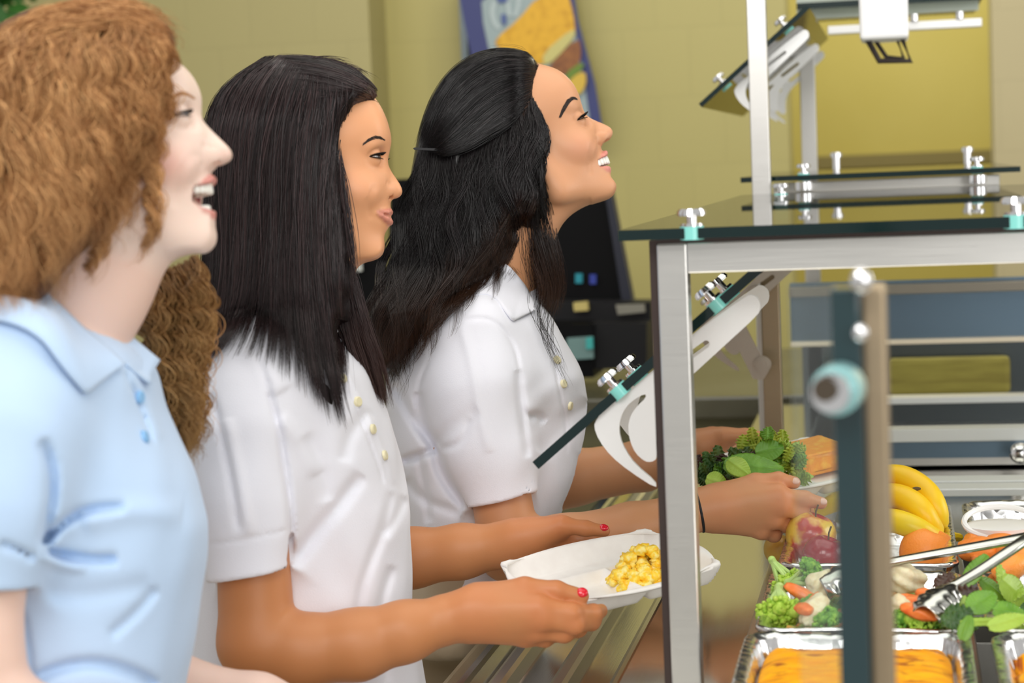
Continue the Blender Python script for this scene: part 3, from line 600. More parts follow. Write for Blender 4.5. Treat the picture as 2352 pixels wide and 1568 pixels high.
        o = np.clip((x-(cx+3.2))/9.5, 0, 1); hi_, lo_ = s.lid
        u_ = y-cy-.12*(x-cx); slit = np.maximum(u_-hi_*o**.7, -(u_+lo_*o**.7)); slit = np.maximum(slit, (cx+3.2)-x)
        d = smin(d, r-13.4, 2.0); d = np.maximum(d, -np.maximum(slit, r-17))
        if s.no_ear: return d/1000.
        e = ell(a, (-99, -24, 72), (17, 29, 6)); e = smax(e, -ell(a, (-97, -20, 79), (9, 18, 6)), 4); d = smin(d, e, 5)
        return d/1000.
    def colors(s, V):
        q = s.canon(V); s.sdf(V); a = q.copy(); a[:, 2] = np.abs(a[:, 2]); c = s.cols; n = len(V)
        col = np.tile(np.array(c['skin']), (n, 1))
        lip = 1/(1+np.exp((s._lip-1.3)/.4)); lip *= (q[:, 0] > s.mouth[0]-1)
        ch = np.exp(-(((q[:, 0]+28)/20)**2+((q[:, 1]-(s.mouth[1]+25))/17)**2))*c.get('blush', .5)
        col = col*(1-ch[:, None])+np.array(c['cheek'])*ch[:, None]
        col = col*(1-lip[:, None])+np.array(c['lip'])*lip[:, None]
        nt_ = s.nose; nn = np.exp(-(((q[:, 0]-nt_[0]+4)/10)**2+((q[:, 1]-nt_[1]+1)/9)**2))*.35*c.get('blush', .5)
        col = col*(1-nn[:, None])+np.array(c['cheek'])*nn[:, None]
        if s.og is not None:
            og = s.og(q[:, 0], q[:, 1]); ins = 1/(1+np.exp((og+.6)/.35))*(a[:, 2] < 27); col = col*(1-ins[:, None])+np.array((.2, .03, .03))*ins[:, None]
        if 'extra' in c: col = c['extra'](q, col)
        return col
    def eyes(s, parent, iris, gaze=(0, -.05)):
        ex, ey = s.eye
        for sg in (-1, 1):
            cx = np.array([ex-11, ey, 31*sg]); n = 40
            th, ph = np.meshgrid(np.linspace(0, math.pi, n), np.linspace(0, 2*math.pi, 2*n, endpoint=False), indexing='ij')
            f = np.array([1, gaze[1], 0.]); f /= np.linalg.norm(f); u = np.array([0, 0, 1.]); v = np.cross(f, u)
            R_ = 11.9+1.0*np.exp(-(th/.38)**2)
            pts = (np.cos(th)[..., None]*f+np.sin(th)[..., None]*(np.cos(ph)[..., None]*u+np.sin(ph)[..., None]*v))*R_[..., None]+cx
            V = pts.reshape(-1, 3); i, j = np.meshgrid(np.arange(n-1), np.arange(2*n), indexing='ij'); m = 2*n
            Q = np.stack([i*m+j, i*m+(j+1) % m, (i+1)*m+(j+1) % m, (i+1)*m+j], -1).reshape(-1, 4)
            o = mesh_np('eye', c2w(s.cam(V)), Q, M_EYE, parent); T = th.ravel()[:, None]
            vcol(o, 'Col', np.where(T < .30, (.005, .005, .005), np.where(T < .78, iris, np.where(T < .86, np.array(iris)*.3, (.8, .76, .72)))))
    def brow(s, parent, pts, mat, n=260, w=2.6, L=7):
        """pts: photo points from the tail to the front"""
        pl = np.array([s.px(p) for p in pts]); pl = resample(pl, 60); out = []
        for i in range(n*2):
            u = rng.random(); j = u*59; a = pl[int(j)]; tdir = pl[min(59, int(j)+1)]-pl[max(0, int(j)-1)]; tdir /= np.linalg.norm(tdir)
            nrm = np.array([-tdir[1], tdir[0]]); ww = w*math.sin(math.pi*min(1, .12+u*.8))**.7
            b = a+nrm*rng.uniform(-1, 1)*ww; l = L*rng.uniform(.6, 1.1)
            dr = -tdir*l*.7+nrm*rng.uniform(-.1, .5)*l*.5*(1 if u > .5 else .2)
            out.append([b, b+dr*.5+nrm*.3, b+dr]); 
        s.surf_strands('eyebrow', np.array(out), parent, mat, .17, .3)
    def surf_strands(s, name, A, parent, mat, rad, lift):
        """A (S,K,2) canonical side-view curves laid on the skin of both sides"""
        S_, K, _ = A.shape; xy = A.reshape(-1, 2); z0 = np.zeros(len(xy)); z1 = np.full(len(xy), 95.)
        for _ in range(14):
            zm = (z0+z1)/2; q = np.column_stack([xy, zm]); ins = s.sdf(s.cam(q)) < 0; z0 = np.where(ins, zm, z0); z1 = np.where(ins, z1, zm)
        # first outside point seen from the near side: search from outside inwards
        z = z1.reshape(S_, K)
        for sg in (-1, 1):
            q = np.concatenate([A, (sg*(z+lift))[..., None]], 2)
            out = c2w(s.cam(q.reshape(-1, 3))).reshape(S_, K, 3)
            if sg == -1: both = out
        both = np.concatenate([both, out])
        return strands_mesh(name, both, rad/1000., mat, parent)
    def lashes(s, parent, n=48, L=8, down=.0, r=.33):
        ex, ey = s.eye; c0 = np.array([ex-11, ey, 31.]); out = []
        hi_, lo_ = s.lid
        for i in range(n):
            u = (i+.5)/n; a = math.radians(82-105*u)   # azimuth from lateral to medial
            dirx, dirz = math.cos(a), math.sin(a); x = 13.6*dirx; o = np.clip((x-3.2)/9.5, 0, 1); y = hi_*o**.7+.12*x
            b = np.array([dirx*13.4, y, dirz*13.4]); l = L*.8*(.6+.5*math.sin(math.pi*min(1, u*1.2)))
            outw = np.array([dirx, 0, dirz])
            p = [c0+b-outw*.8, c0+b+outw*l*.45+np.array([0, (.05-down)*l, 0]), c0+b+outw*l*.85+np.array([0, (.38-down)*l, 0])]
            out.append(p)
            if u < .8:
                b2 = np.array([dirx*13.2, -lo_*o**.7+.12*x, dirz*13.2]); out.append([c0+b2, c0+b2+outw*l*.3+np.array([0, -.6, 0]), c0+b2+outw*l*.5+np.array([0, -.9, 0])])
            # the dark rim of the lid
        rim = []
        for u in np.linspace(0, 1, 14):
            a = math.radians(86-110*u); x = 13.6*math.cos(a); o = np.clip((x-3.2)/9.5, 0, 1); rim.append(c0+np.array([13.7*math.cos(a), hi_*o**.7+.12*x, 13.7*math.sin(a)]))
        A = np.array([resample(o, 6) for o in out]); B = A*np.array([1, 1, -1]); A = np.concatenate([A, B])
        rr = resample(np.array(rim), 6)[None]; Rm = np.concatenate([rr, rr*np.array([1, 1, -1])])
        al = np.concatenate([A, Rm]); rad = np.concatenate([np.full(len(A), r), np.full(2, .5)])
        return strands_mesh('eyelash', c2w(s.cam(al.reshape(-1, 3))).reshape(al.shape), rad/1000., M_LASH, parent)
    def teeth(s, parent, top, xf, w=24, h=8, n=12, name='upper_teeth', dx=17):
        """row of rounded teeth on the dental arch; top = y of gum line at the front, xf = x of the front face"""
        b = BM(); zs = np.linspace(-w, w, n+1)
        for i in range(n):
            z = (zs[i]+zs[i+1])/2; u = z/w; x = xf-dx*abs(u)**2.2; sl = -2.2*dx*abs(u)**1.2/w*np.sign(u)
            t = np.array([sl, 0, 1.]); t /= np.linalg.norm(t); hw = (zs[1]-zs[0])*.5*math.hypot(1, sl)*.97
            hh = h*(1-.18*abs(u)); cy = top-hh/2-s.archtilt*(xf-x)
            bb = bmesh.new(); bmesh.ops.create_cube(bb, size=1); bmesh.ops.subdivide_edges(bb, edges=bb.edges[:], cuts=2, use_grid_fill=True)
            nrm = np.array([t[2], 0, -t[0]])
            for v in bb.verts:
                l = np.array(v.co)*2; l = l/max(1e-6, (np.abs(l)**4).sum()**.25) if np.linalg.norm(l) > .1 else l
                qv = np.array([x, cy, z]) + t*l[0]*hw + np.array([0, 1, 0])*l[1]*hh/2 + nrm*l[2]*2.6
                v.co = Vector(c2w(s.cam(qv)))
            b.add(bb)
        return b.build(name, M_TEETH, parent, smooth=True, auto=False)
# ---------------------------------------------------------------- the three faces
def cr(o, s, L): return [(o[0]+x/s, o[1]+y/s) for x, y in L]
F1 = [(300, 60), (370, 120)] + cr((0, 0), 2.24, [(905,305),(960,360),(1000,430),(1025,500),(1035,560),(1045,610),(1080,650),(1130,710),(1175,755),(1195,790),(1187,825),(1140,855),(1118,870),(1113,900),(1115,935),(1112,975),(1108,1050),(1110,1090),(1105,1130),(1098,1165),(1106,1205),(1112,1255),(1092,1300),(1050,1320),(1000,1308),(930,1320),(850,1350),(790,1390),(740,1450),(690,1510),(650,1560),(610,1640),(560,1800),(500,2000)])
H1 = Head((466,272), 1.70, 6.7, F1, eye=(-8.5,-1), mouth=(-19,-66), lipU=(6,-51.5), lipL=(1.5,-84),
    opening=[(431,440),(460,431),(500,420),(530,414),(530,486),(500,483),(484,483),(464,476),(440,458)], smile=1.0,
    cols=dict(skin=(.83,.64,.54), cheek=(.80,.44,.36), lip=(.66,.27,.23), blush=.8))
H1.throat = (-104, -100); H1.nose = H1.px((533,352)); H1.lipr = .62; H1.lid = (1.7, 1.0); H1.archtilt = .06; H1.lipmid = 0
F2 = [(790,160),(835,180)] + cr((450,100), 2.613, [(1060,290),(1080,320),(1110,370),(1140,440),(1160,510),(1170,570),(1167,620),(1160,670),(1158,715),(1175,760),(1200,800),(1225,845),(1240,880),(1235,908),(1215,930),(1190,940),(1181,960),(1188,985),(1185,1008),(1176,1025),(1190,1060),(1189,1082),(1170,1110),(1145,1140),(1135,1170),(1132,1220),(1115,1270),(1070,1300),(1000,1308),(930,1318),(900,1400),(890,1500),(870,1650),(800,1900)])
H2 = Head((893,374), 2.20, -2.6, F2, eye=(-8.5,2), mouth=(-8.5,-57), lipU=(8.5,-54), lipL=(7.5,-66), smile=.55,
    cols=dict(skin=(.74,.36,.18), cheek=(.80,.38,.22), lip=(.60,.24,.17), blush=.35))  # strong light on the face put into a skin tone lighter than the arms
H2.throat = (-92, -92); H2.nose = H2.px((924,437)); H2.no_ear = True; H2.lipr = .72; H2.lid = (2.2, 1.7); H2.lipmid = 1.0; H2.archtilt = 0
F3 = [(1180,125),(1235,138)] + cr((900,60), 2.613, [(920,228),(960,240),(1010,270),(1060,320),(1100,375),(1125,430),(1142,480),(1163,522),(1195,548),(1240,572),(1290,592),(1315,612),(1328,640),(1318,668),(1300,690),(1282,700),(1274,712),(1282,730),(1297,748),(1296,768),(1292,790),(1298,830),(1312,845),(1316,870),(1310,895),(1316,915),(1340,940),(1350,970),(1345,1005),(1320,1035),(1280,1050),(1220,1068),(1150,1095),(1080,1135),(1040,1165),(1000,1210),(960,1262),(930,1340),(900,1460),(880,1600),(860,1800)])
H3 = Head((1346,261), 2.60, 23, F3, eye=(-7.5,-7.5), mouth=(-20.5,-68), lipU=(6.5,-58), lipL=(2,-82),
    opening=[(1357,381),(1375,369),(1392,360),(1402,356),(1415,352),(1415,380),(1400,382),(1378,386),(1362,387)], smile=1.0,
    cols=dict(skin=(.63,.315,.165), cheek=(.70,.32,.20), lip=(.66,.25,.2), blush=.5))
H3.throat = (-112, -96); H3.nose = H3.px((1408,303)); H3.no_ear = True; H3.lid = (1.3, 1.3); H3.archtilt = .08; H3.lipmid = 0
# ---------------------------------------------------------------- bodies and clothes
def C3(t): return C(t[0], t[1], t[2])
class Loft:
    """torso: rows of (photo y, x back, x front, half width in m) at depth D"""
    def __init__(s, rows, D, grow=0., n=2.3, zoff=0):
        r = np.array(rows, float); k = D/F; y = -(r[:, 0]-784)*k; o = np.argsort(y); yy = np.linspace(y.min(), y.max(), 240)
        def sm(v):
            q = np.interp(yy, y[o], v[o]); ker = np.hanning(23); ker /= ker.sum(); return np.convolve(np.pad(q, 11, mode='edge'), ker, 'valid')
        s.yy = yy; s.xb = sm((r[:, 1]-1176)*k)-grow; s.xf = sm((r[:, 2]-1176)*k)+grow; s.hw = sm(r[:, 3])+grow; s.D = D; s.n = n; s.top = yy[-1]+grow; s.bot = yy[0]-grow
    def __call__(s, p):
        y = p[:, 1]; xb = np.interp(y, s.yy, s.xb); xf = np.interp(y, s.yy, s.xf); b = np.interp(y, s.yy, s.hw); a = (xf-xb)/2; xc = (xf+xb)/2
        u = np.abs(p[:, 0]-xc)/a; v = np.abs(p[:, 2]-s.D)/b; r = (u**s.n+v**s.n+1e-9)**(1/s.n)
        d = (r-1)*np.minimum(a, b)
        return smax(smax(d, y-s.top, .03), s.bot-y, .01)
def creases(L):
    """L: list of (photo polyline, depth m (+ groove, - ridge), width px)"""
    segs = [(smooth_poly(np.array(p, float), 2, closed=False), a, w) for p, a, w in L]
    def f(P_, px, py):
        d = np.zeros(len(px)); q = np.stack([px, py], 1)
        for pl, a, w in segs:
            lo = pl.min(0)-3*w; hi = pl.max(0)+3*w; m = (q >= lo).all(1) & (q <= hi).all(1)
            if not m.any(): continue
            qm = q[m]; best = np.full(len(qm), 1e9); tt = np.zeros(len(qm)); n = len(pl)-1
            for i in range(n):
                A = pl[i]; e = pl[i+1]-A; t = np.clip(((qm-A)@e)/(e@e+1e-9), 0, 1); dd = ((qm-A-t[:, None]*e)**2).sum(1)
                b = dd < best; best = np.where(b, dd, best); tt = np.where(b, (i+t)/n, tt)
            d[m] += a*np.exp(-best/(w*w))*np.clip(np.minimum(tt, 1-tt)*5, .0, 1)**.7
        return d
    return f
def prj(p): return 1176+F*p[:, 0]/p[:, 2], 784-F*p[:, 1]/p[:, 2]
def hitdepth(fn, px, py, D0, D1, n=70):
    """first surface met along the view through photo points (vectorised)"""
    px = np.asarray(px, float); py = np.asarray(py, float); ds = np.linspace(D0, D1, n); res = np.full(len(px), np.nan); prev = None
    for D in ds:
        q = np.stack([(px-1176)*D/F, -(py-784)*D/F, np.full(len(px), D)], 1); d = fn(q)
        if prev is not None:
            m = np.isnan(res) & (d < 0) ; t = pd/(pd-d+1e-12); res = np.where(m, prev+np.clip(t, 0, 1)*(D-prev), res)
        prev = D; pd = d
    return res
def fabric(name, col, sc=1):
    m, nt, b = nodes(name); b.inputs['Base Color'].default_value = (*col, 1); b.inputs['Roughness'].default_value = .85; b.inputs['Sheen Weight'].default_value = .25
    b.inputs['Specular IOR Level'].default_value = .2
    tc = N(nt, 'ShaderNodeTexCoord'); v = N(nt, 'ShaderNodeTexVoronoi', Scale=700.*sc); nt.links.new(tc.outputs['Object'], v.inputs['Vector'])
    nz = N(nt, 'ShaderNodeTexNoise', Scale=26., Detail=3.); nt.links.new(tc.outputs['Object'], nz.inputs['Vector'])
    b1 = N(nt, 'ShaderNodeBump', Strength=.18, Distance=.0006); nt.links.new(v.outputs[0], b1.inputs['Height'])
    b2 = N(nt, 'ShaderNodeBump', Strength=.12, Distance=.006); nt.links.new(nz.outputs[0], b2.inputs['Height']); nt.links.new(b1.outputs[0], b2.inputs['Normal']); nt.links.new(b2.outputs[0], b.inputs['Normal'])
    return m
M_WHITE = fabric('white_pique', (.84, .85, .92)); M_BLUE = fabric('light_blue_pique', (.50, .66, .88)); M_KHAKI = fabric('khaki_twill', (.56, .46, .32), .8)
M_BUTTON = pmat('cream_button', (.82, .76, .5), .3); M_BUTB = pmat('blue_button', (.25, .5, .8), .3); M_SHOE = pmat('brown_shoe', (.1, .06, .04), .5)
M_BAND = pmat('black_elastic', (.01, .01, .012), .6)

def leaf(name, upper, lower, mat, parent, th=.0022, n=28, m=9, puff=.006):
    """collar leaf between two edges given as (photo x, photo y, depth)"""
    U_ = resample(np.array([C3(p) for p in upper]), n); L_ = resample(np.array([C3(p) for p in lower]), n); V = []
    for j in range(m):
        t = j/(m-1); r = U_*(1-t)+L_*t; r = r+np.array([0, .3, -1.])*puff*math.sin(math.pi*min(1, t*1.15))**.8; V.append(r)
    V = np.array(V).reshape(-1, 3); i, j = np.meshgrid(np.arange(m-1), np.arange(n-1), indexing='ij')
    Q = np.stack([i*n+j, i*n+j+1, (i+1)*n+j+1, (i+1)*n+j], -1).reshape(-1, 4)
    o = mesh_np(name, c2w(V), Q, mat, parent); md = o.modifiers.new('thick', 'SOLIDIFY'); md.thickness = th; md.offset = 0
    return o

def drape(name, upper, lower, fn, D, mat, parent, l0=.003, l1=.008, n=30, m=12, th=.0022):
    """collar leaf between two photo curves (x, y[, depth]) resting on the surface fn"""
    def dep(e): return np.array([p[2] if len(p) > 2 else np.nan for p in e], float)
    U2 = resample(np.array([[p[0], p[1], (p[2] if len(p) > 2 else 0)] for p in upper], float), n); L2 = resample(np.array([[p[0], p[1], (p[2] if len(p) > 2 else 0)] for p in lower], float), n)
    t = np.linspace(0, 1, m)[:, None, None]; G2 = (U2[None]*(1-t)+L2[None]*t).reshape(-1, 3)
    z = hitdepth(fn, G2[:, 0], G2[:, 1], D-.2, D+.1, 90)
    g = z.reshape(m, n); ok = np.isfinite(g)
    if G2[:, 2].max() > 0: g = np.where(G2[:, 2].reshape(m, n) > 0, np.minimum(np.where(ok, g, 9), G2[:, 2].reshape(m, n)), g); ok = np.isfinite(g)
    for _ in range(60):
        if ok.all(): break
        for ax, s_ in ((0, 1), (0, -1), (1, 1), (1, -1)):
            r = np.roll(g, s_, ax); ro = np.roll(ok, s_, ax)
            if ax == 0: ro[0 if s_ > 0 else -1] = False
            else: ro[:, 0 if s_ > 0 else -1] = False
            new = (~ok) & ro; g = np.where(new, r+.002, g); ok = ok | new
    for _ in range(3):
        gp = np.pad(g, 1, mode='edge'); g = (gp[1:-1, 1:-1]*2+gp[:-2, 1:-1]+gp[2:, 1:-1]+gp[1:-1, :-2]+gp[1:-1, 2:])/6
    tt = np.linspace(0, 1, m)[:, None]; z = (g-(l0+(l1-l0)*tt)-.004*np.sin(np.pi*tt)).ravel()
    V = np.stack([(G2[:, 0]-1176)*z/F, -(G2[:, 1]-784)*z/F, z], 1); i, j = np.meshgrid(np.arange(m-1), np.arange(n-1), indexing='ij'); Q = np.stack([i*n+j, i*n+j+1, (i+1)*n+j+1, (i+1)*n+j], -1).reshape(-1, 4)
    o = mesh_np(name, c2w(V), Q, mat, parent); md = o.modifiers.new('thick', 'SOLIDIFY'); md.thickness = th; md.offset = 0; return o

def legs(root, x, y, yaw, hipz, D, body_groups, hipw=.085):
    """pelvis + legs + shoes in world metres -> camera-axes groups"""
    R_ = Matrix.Rotation(yaw, 3, 'Z'); out = []
    for sg in (-1, 1):
        pts = [R_ @ Vector(v)+Vector((x, y, 0)) for v in ((-.0, sg*hipw, hipz), (.01, sg*hipw*1.02, hipz*.55), (-.02, sg*hipw*1.05, .09))]
        out.append([w2c(np.array(p)) for p in pts])
    return out

def person(label, H, torso_rows, D, arms, hands, shirt_mat, sleeves, hems, crease, skin_c, neck, nails=(), h=.0022, hs=.0032,
           hip=(0, 0), hipz=.92, hrow=None, placket=None, buttons=(), groups=None, btnmat=None, nailmat=None, shirt_extra=None):
    base = hip; root = empty('person', (base[0], base[1], 0), label, 'person')
    LO = Loft(torso_rows, D, grow=-.022)
    G = Groups(.012)
    hc = H.cam([-60, -10, 0]); G.add(H.sdf, hc, .19)
    G.chaing([C3(n[:3]) for n in neck], [n[3] for n in neck], .03)
    tc = np.array([(LO.xb.mean()+LO.xf.mean())/2, (LO.top+LO.bot)/2, D]); tr = (LO.top-LO.bot)/2+.22
    G.add(LO, tc, tr, .03)
    for a in arms: G.chaing([C3(n[:3]) for n in a], [a[0][3]-.014]+[n[3] for n in a[1:]], .012)
    for hnd in hands:
        for a, b, ra, rb, *k in hnd: G.capg(C3(a), C3(b), ra, rb, k[0] if k else .006)
    LG = legs(root, base[0], base[1], 0, hipz, D, None)
    for l in LG: G.chaing(l, [.068, .048, .034], .02)
    allp = [C3(n[:3]) for a in arms for n in a] + [C3(a) for hnd in hands for a, *_ in hnd]+[hc+.17, hc-.17, tc+np.array([.2, 0, .2]), tc-np.array([.2, 0, .2]), LG[0][2]-.06, LG[1][2]-.06]
    lo = np.min(allp, 0)-.06; hi = np.max(allp, 0)+.06
    def cols(V):
        d0 = H.sdf(V)*1000; hcol = H.colors(V); w = np.clip((d0-6)/10, 0, 1)[:, None]; base_ = np.tile(np.array(skin_c), (len(V), 1))
        c = hcol*(1-w)+base_*w
        for (q, r, cc) in handtint_list: 
            t = np.exp(-(np.linalg.norm(V-q, axis=1)/r)**2)[:, None]*.55; c = c*(1-t)+np.array(cc)*t
        return c
    handtint_list = [(C3(b), rb*1.3, np.array(skin_c)*np.array((1.12, .8, .78))) for hnd in hands for a, b, ra, rb, *k in hnd]
    handtint_list = [(q, r, np.minimum(c, .9)) for q, r, c in handtint_list]
    body = iso_obj('body', G, lo, hi, h, M_SKIN, root, attr=cols, slack=1.2)
    # ---- shirt
    LS = Loft(torso_rows, D); crf = creases(crease); armsd = []
    for a in arms:
        g = Groups(.02); g.chaing([C3(n[:3]) for n in a], [n[3]+.002 for n in a], .02); armsd.append(g)
    hp = [(C3(p), (C3(q)-C3(p))/np.linalg.norm(C3(q)-C3(p))) for p, q in hems]
    sg = []
    for sl in sleeves:
        g = Groups(.03); g.chaing([C3(n[:3]) for n in sl], [n[3] for n in sl], .035); sg.append(g)
    def shirt(p, c=None, r=None):
        d = LS(p)
        for (q, n), g, s_ in zip(hp, armsd, sg):
            t = (p-q)@n; ds = smax(s_(p, c, r), t, .003); ds = np.maximum(ds, -np.maximum(g(p, c, r), -(t+.03))); d = smin(d, ds, .03)
        px, py = prj(p); near = p[:, 2] < D+.02
        d = d + np.where(near, crf(p, px, py), 0)
        d = d + .0011*np.sin(p[:, 1]*58+3*np.sin(p[:, 0]*21+p[:, 2]*17))*np.sin(p[:, 0]*33+p[:, 1]*14+p[:, 2]*25)
        # neckline
        nk = cap(p, C3(neck[0][:3]), C3(neck[-1][:3]), neck[0][3], neck[-1][3]+.001); d = np.maximum(d, -np.maximum(nk, -(p[:, 1]-LS.top+.05)))
        return d
    alls = [C3(n[:3]) for sl in sleeves for n in sl]+[tc+np.array([.2, (LS.top-LS.bot)/2, .2]), tc-np.array([.2, (LS.top-LS.bot)/2, .2])]
    so = iso_obj('polo_shirt', shirt, np.min(alls, 0)-.07, np.max(alls, 0)+.07, hs, shirt_mat, root, slack=1.2)
    # ---- buttons
    for bx, by in buttons:
        dd = hitdepth(shirt, [bx], [by], D-.25, D+.05, 120)[0]
        if not np.isfinite(dd): continue
        c0 = c2w(C(bx, by, dd-.001)); e = .004
        q = np.array([C(bx, by, dd)]); gr = np.array([shirt(q+np.eye(3)[a]*e)[0]-shirt(q)[0] for a in range(3)]); gr /= np.linalg.norm(gr); nw = gr[0]*RT+gr[1]*UP+gr[2]*FW
        b = BM(); b.cyl(c0-nw*.001, c0+nw*.0014, .0056, .005, 20); b.cyl(c0+nw*.0014, c0+nw*.0022, .0054, .0044, 20); b.build('button', btnmat or M_BUTTON, so, smooth=True)
    # ---- trousers and shoes
    T = Groups(.03); pr = hrow or [(torso_rows[-1][0]-40, torso_rows[-1][1]+40, torso_rows[-1][2]-40, .12), (torso_rows[-1][0]+160, torso_rows[-1][1], torso_rows[-1][2]-10, .165)]
    LT = Loft(pr, D); T.add(LT, [(LT.xb.mean()+LT.xf.mean())/2, (LT.top+LT.bot)/2, D], (LT.top-LT.bot)/2+.22, .04)
    for l in LG: T.chaing(l, [.088, .07, .062], .03)
    la = [l[i] for l in LG for i in range(3)]+[np.array([LT.xf.max(), LT.top, D+.18]), np.array([LT.xb.min(), LT.top, D-.18])]
    iso_obj('trousers', T, np.min(la, 0)-.1, np.max(la, 0)+.1, .0075, M_KHAKI, root)
    for i, l in enumerate(LG):
        a = c2w(l[2]); b = BM()
        b.sph((a[0]+.055, a[1], .045), 1, 12, (.135, .047, .045)); b.sph((a[0]-.02, a[1], .07), 1, 10, (.06, .045, .06)); b.box((a[0]-.075, a[1]-.043, .0), (a[0]+.185, a[1]+.043, .018), .008)
        b.build('shoe', M_SHOE, root, smooth=True)
    for (nx, ny, nd, lx, ly, dirx, diry, nrm) in nails:
        # nail plate: centre, half length, half width (m), direction in the picture plane
        c0 = c2w(C(nx, ny, nd)); xd = (dirx*RT+diry*UP); xd /= np.linalg.norm(xd); nw = nrm[0]*RT+nrm[1]*UP+nrm[2]*FW; nw -= xd*(nw@xd); nw /= np.linalg.norm(nw); yd = np.cross(nw, xd)
        M = Matrix(((xd[0], yd[0], nw[0], c0[0]), (xd[1], yd[1], nw[1], c0[1]), (xd[2], yd[2], nw[2], c0[2]), (0, 0, 0, 1)))
        b = BM(); b.sph((0, 0, 0), 1, 14, (lx, ly, .0035), None); b.b.transform(M); b.build('fingernail', nailmat or M_NAIL, root, smooth=True)
    return dict(root=root, body=body, shirt=so, G=G, shirtf=shirt, H=H, D=D)
WB = {}
# ---- the middle one
P2D = 2.20
neck2 = [(705,540,2.20,.050),(680,660,2.20,.052),(670,800,2.20,.06)]
tor2 = [(690,540,760,.075),(730,505,775,.10),(790,470,792,.135),(850,448,850,.165),(950,435,890,.168),(1050,430,920,.165),(1180,430,943,.155),(1300,440,944,.15),(1400,440,946,.15),(1600,430,982,.16)]
armN2 = [(560,880,2.05,.046),(592,1475,2.035,.0395),(690,1495,2.03,.037),(820,1480,2.03,.0352),(930,1450,2.03,.030),(1035,1420,2.035,.0232)]
armF2 = [(640,880,2.36,.046),(800,1300,2.37,.036),(945,1281,2.36,.0345),(1060,1266,2.35,.031),(1165,1250,2.34,.0255)]
hN2 = [((1030,1420,2.035),(1100,1400,2.035),.0228,.023,.012),((1085,1392,2.03),(1235,1392,2.02),.018,.0125,.014),((1085,1412,2.03),(1245,1420,2.02),.018,.0118,.014),((1090,1425,2.035),(1232,1448,2.03),.018,.0105,.014),((1090,1430,2.04),(1205,1462,2.04),.017,.0095,.014),
  # index, middle, ring, little: knuckle - middle joint - tip, curling up under the tray
  ((1240,1395,2.02),(1312,1408,2.022),.0115,.0098),((1312,1408,2.022),(1362,1408,2.045),.0098,.0088),((1362,1408,2.045),(1380,1402,2.068),.0088,.0072),
  ((1246,1421,2.02),(1320,1434,2.024),.011,.0096),((1320,1434,2.024),(1358,1427,2.05),.0096,.0086),((1358,1427,2.05),(1366,1415,2.075),.0086,.0072),
  ((1232,1449,2.03),(1296,1454,2.032),.0102,.0090),((1296,1454,2.032),(1328,1444,2.058),.0090,.008),((1328,1444,2.058),(1333,1430,2.08),.008,.007),
  ((1205,1463,2.04),(1252,1466,2.045),.0092,.0080),((1252,1466,2.045),(1280,1456,2.065),.0080,.0072),((1280,1456,2.065),(1284,1444,2.08),.0072,.0062),
  # thumb
  ((1105,1378,2.04),(1205,1350,2.035),.0165,.0112,.012),((1205,1350,2.035),(1278,1355,2.032),.0108,.0094,.005),((1278,1355,2.032),(1336,1369,2.036),.0094,.0076,.005)]
hF2 = [((1165,1250,2.34),(1215,1238,2.335),.0255,.024,.012),((1190,1235,2.33),(1285,1214,2.33),.020,.0135,.014),((1200,1250,2.34),(1290,1240,2.35),.020,.014,.014),
  ((1215,1232,2.325),(1290,1206,2.32),.015,.0112,.012),((1290,1206,2.32),(1345,1213,2.32),.0104,.0088,.005),((1345,1213,2.32),(1388,1219,2.325),.0088,.0068,.005),
  ((1285,1240,2.35),(1345,1238,2.37),.0115,.0095),((1345,1238,2.37),(1390,1245,2.375),.0095,.008),((1285,1252,2.36),(1350,1256,2.385),.011,.009),((1275,1262,2.37),(1330,1270,2.39),.011,.009)]
cre2 = [([(617,900),(640,980),(652,1060),(668,1160),(672,1290)],.006,9),([(560,770),(600,830),(622,920)],.0025,8),
  ([(485,900),(510,1000),(535,1120),(548,1220)],.0045,9),([(520,960),(545,1080),(575,1230)],-.004,16),
  ([(830,1090),(780,1160),(720,1230),(672,1300)],.006,16),([(900,1130),(880,1220),(850,1290),(825,1370),(820,1480)],.004,12),([(700,1000),(740,1070),(755,1150)],.003,18),
  ([(930,1140),(905,1200),(880,1230)],.003,12),([(640,960),(690,1010),(730,1090)],-.003,20),([(472,1250),(560,1240),(668,1215)],.0012,4),
  ([(760,760),(800,860),(850,960),(890,1060),(905,1110)],-.0018,7),([(742,770),(780,868),(832,970),(868,1065),(882,1110)],.002,4),
  ([(850,940),(800,1000),(790,1060)],.003,16),([(540,770),(620,850),(650,900)],-.003,25),([(900,1300),(870,1400),(890,1568)],.004,12)]
sl2 = [(556,862,2.08,.056),(562,1000,2.045,.0475),(568,1150,2.035,.0455),(574,1340,2.03,.0445)]
slF2 = [(640,880,2.34,.056),(730,1120,2.365,.047),(760,1210,2.37,.045)]
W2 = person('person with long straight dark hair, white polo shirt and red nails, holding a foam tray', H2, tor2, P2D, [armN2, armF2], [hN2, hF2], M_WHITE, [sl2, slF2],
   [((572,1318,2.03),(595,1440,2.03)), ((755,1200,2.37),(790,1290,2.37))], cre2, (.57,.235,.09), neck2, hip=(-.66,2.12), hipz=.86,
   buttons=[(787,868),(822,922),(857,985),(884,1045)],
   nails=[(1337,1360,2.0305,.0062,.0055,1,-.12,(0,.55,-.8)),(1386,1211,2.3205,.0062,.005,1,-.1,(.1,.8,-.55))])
S2_ = lambda p, c=None, r=None: np.minimum(W2['shirtf'](p), W2['G'](p))
drape('collar', [(640,640),(700,665),(740,700),(766,722)], [(640,730),(690,770),(735,790),(775,762)], S2_, P2D, M_WHITE, W2['shirt'])
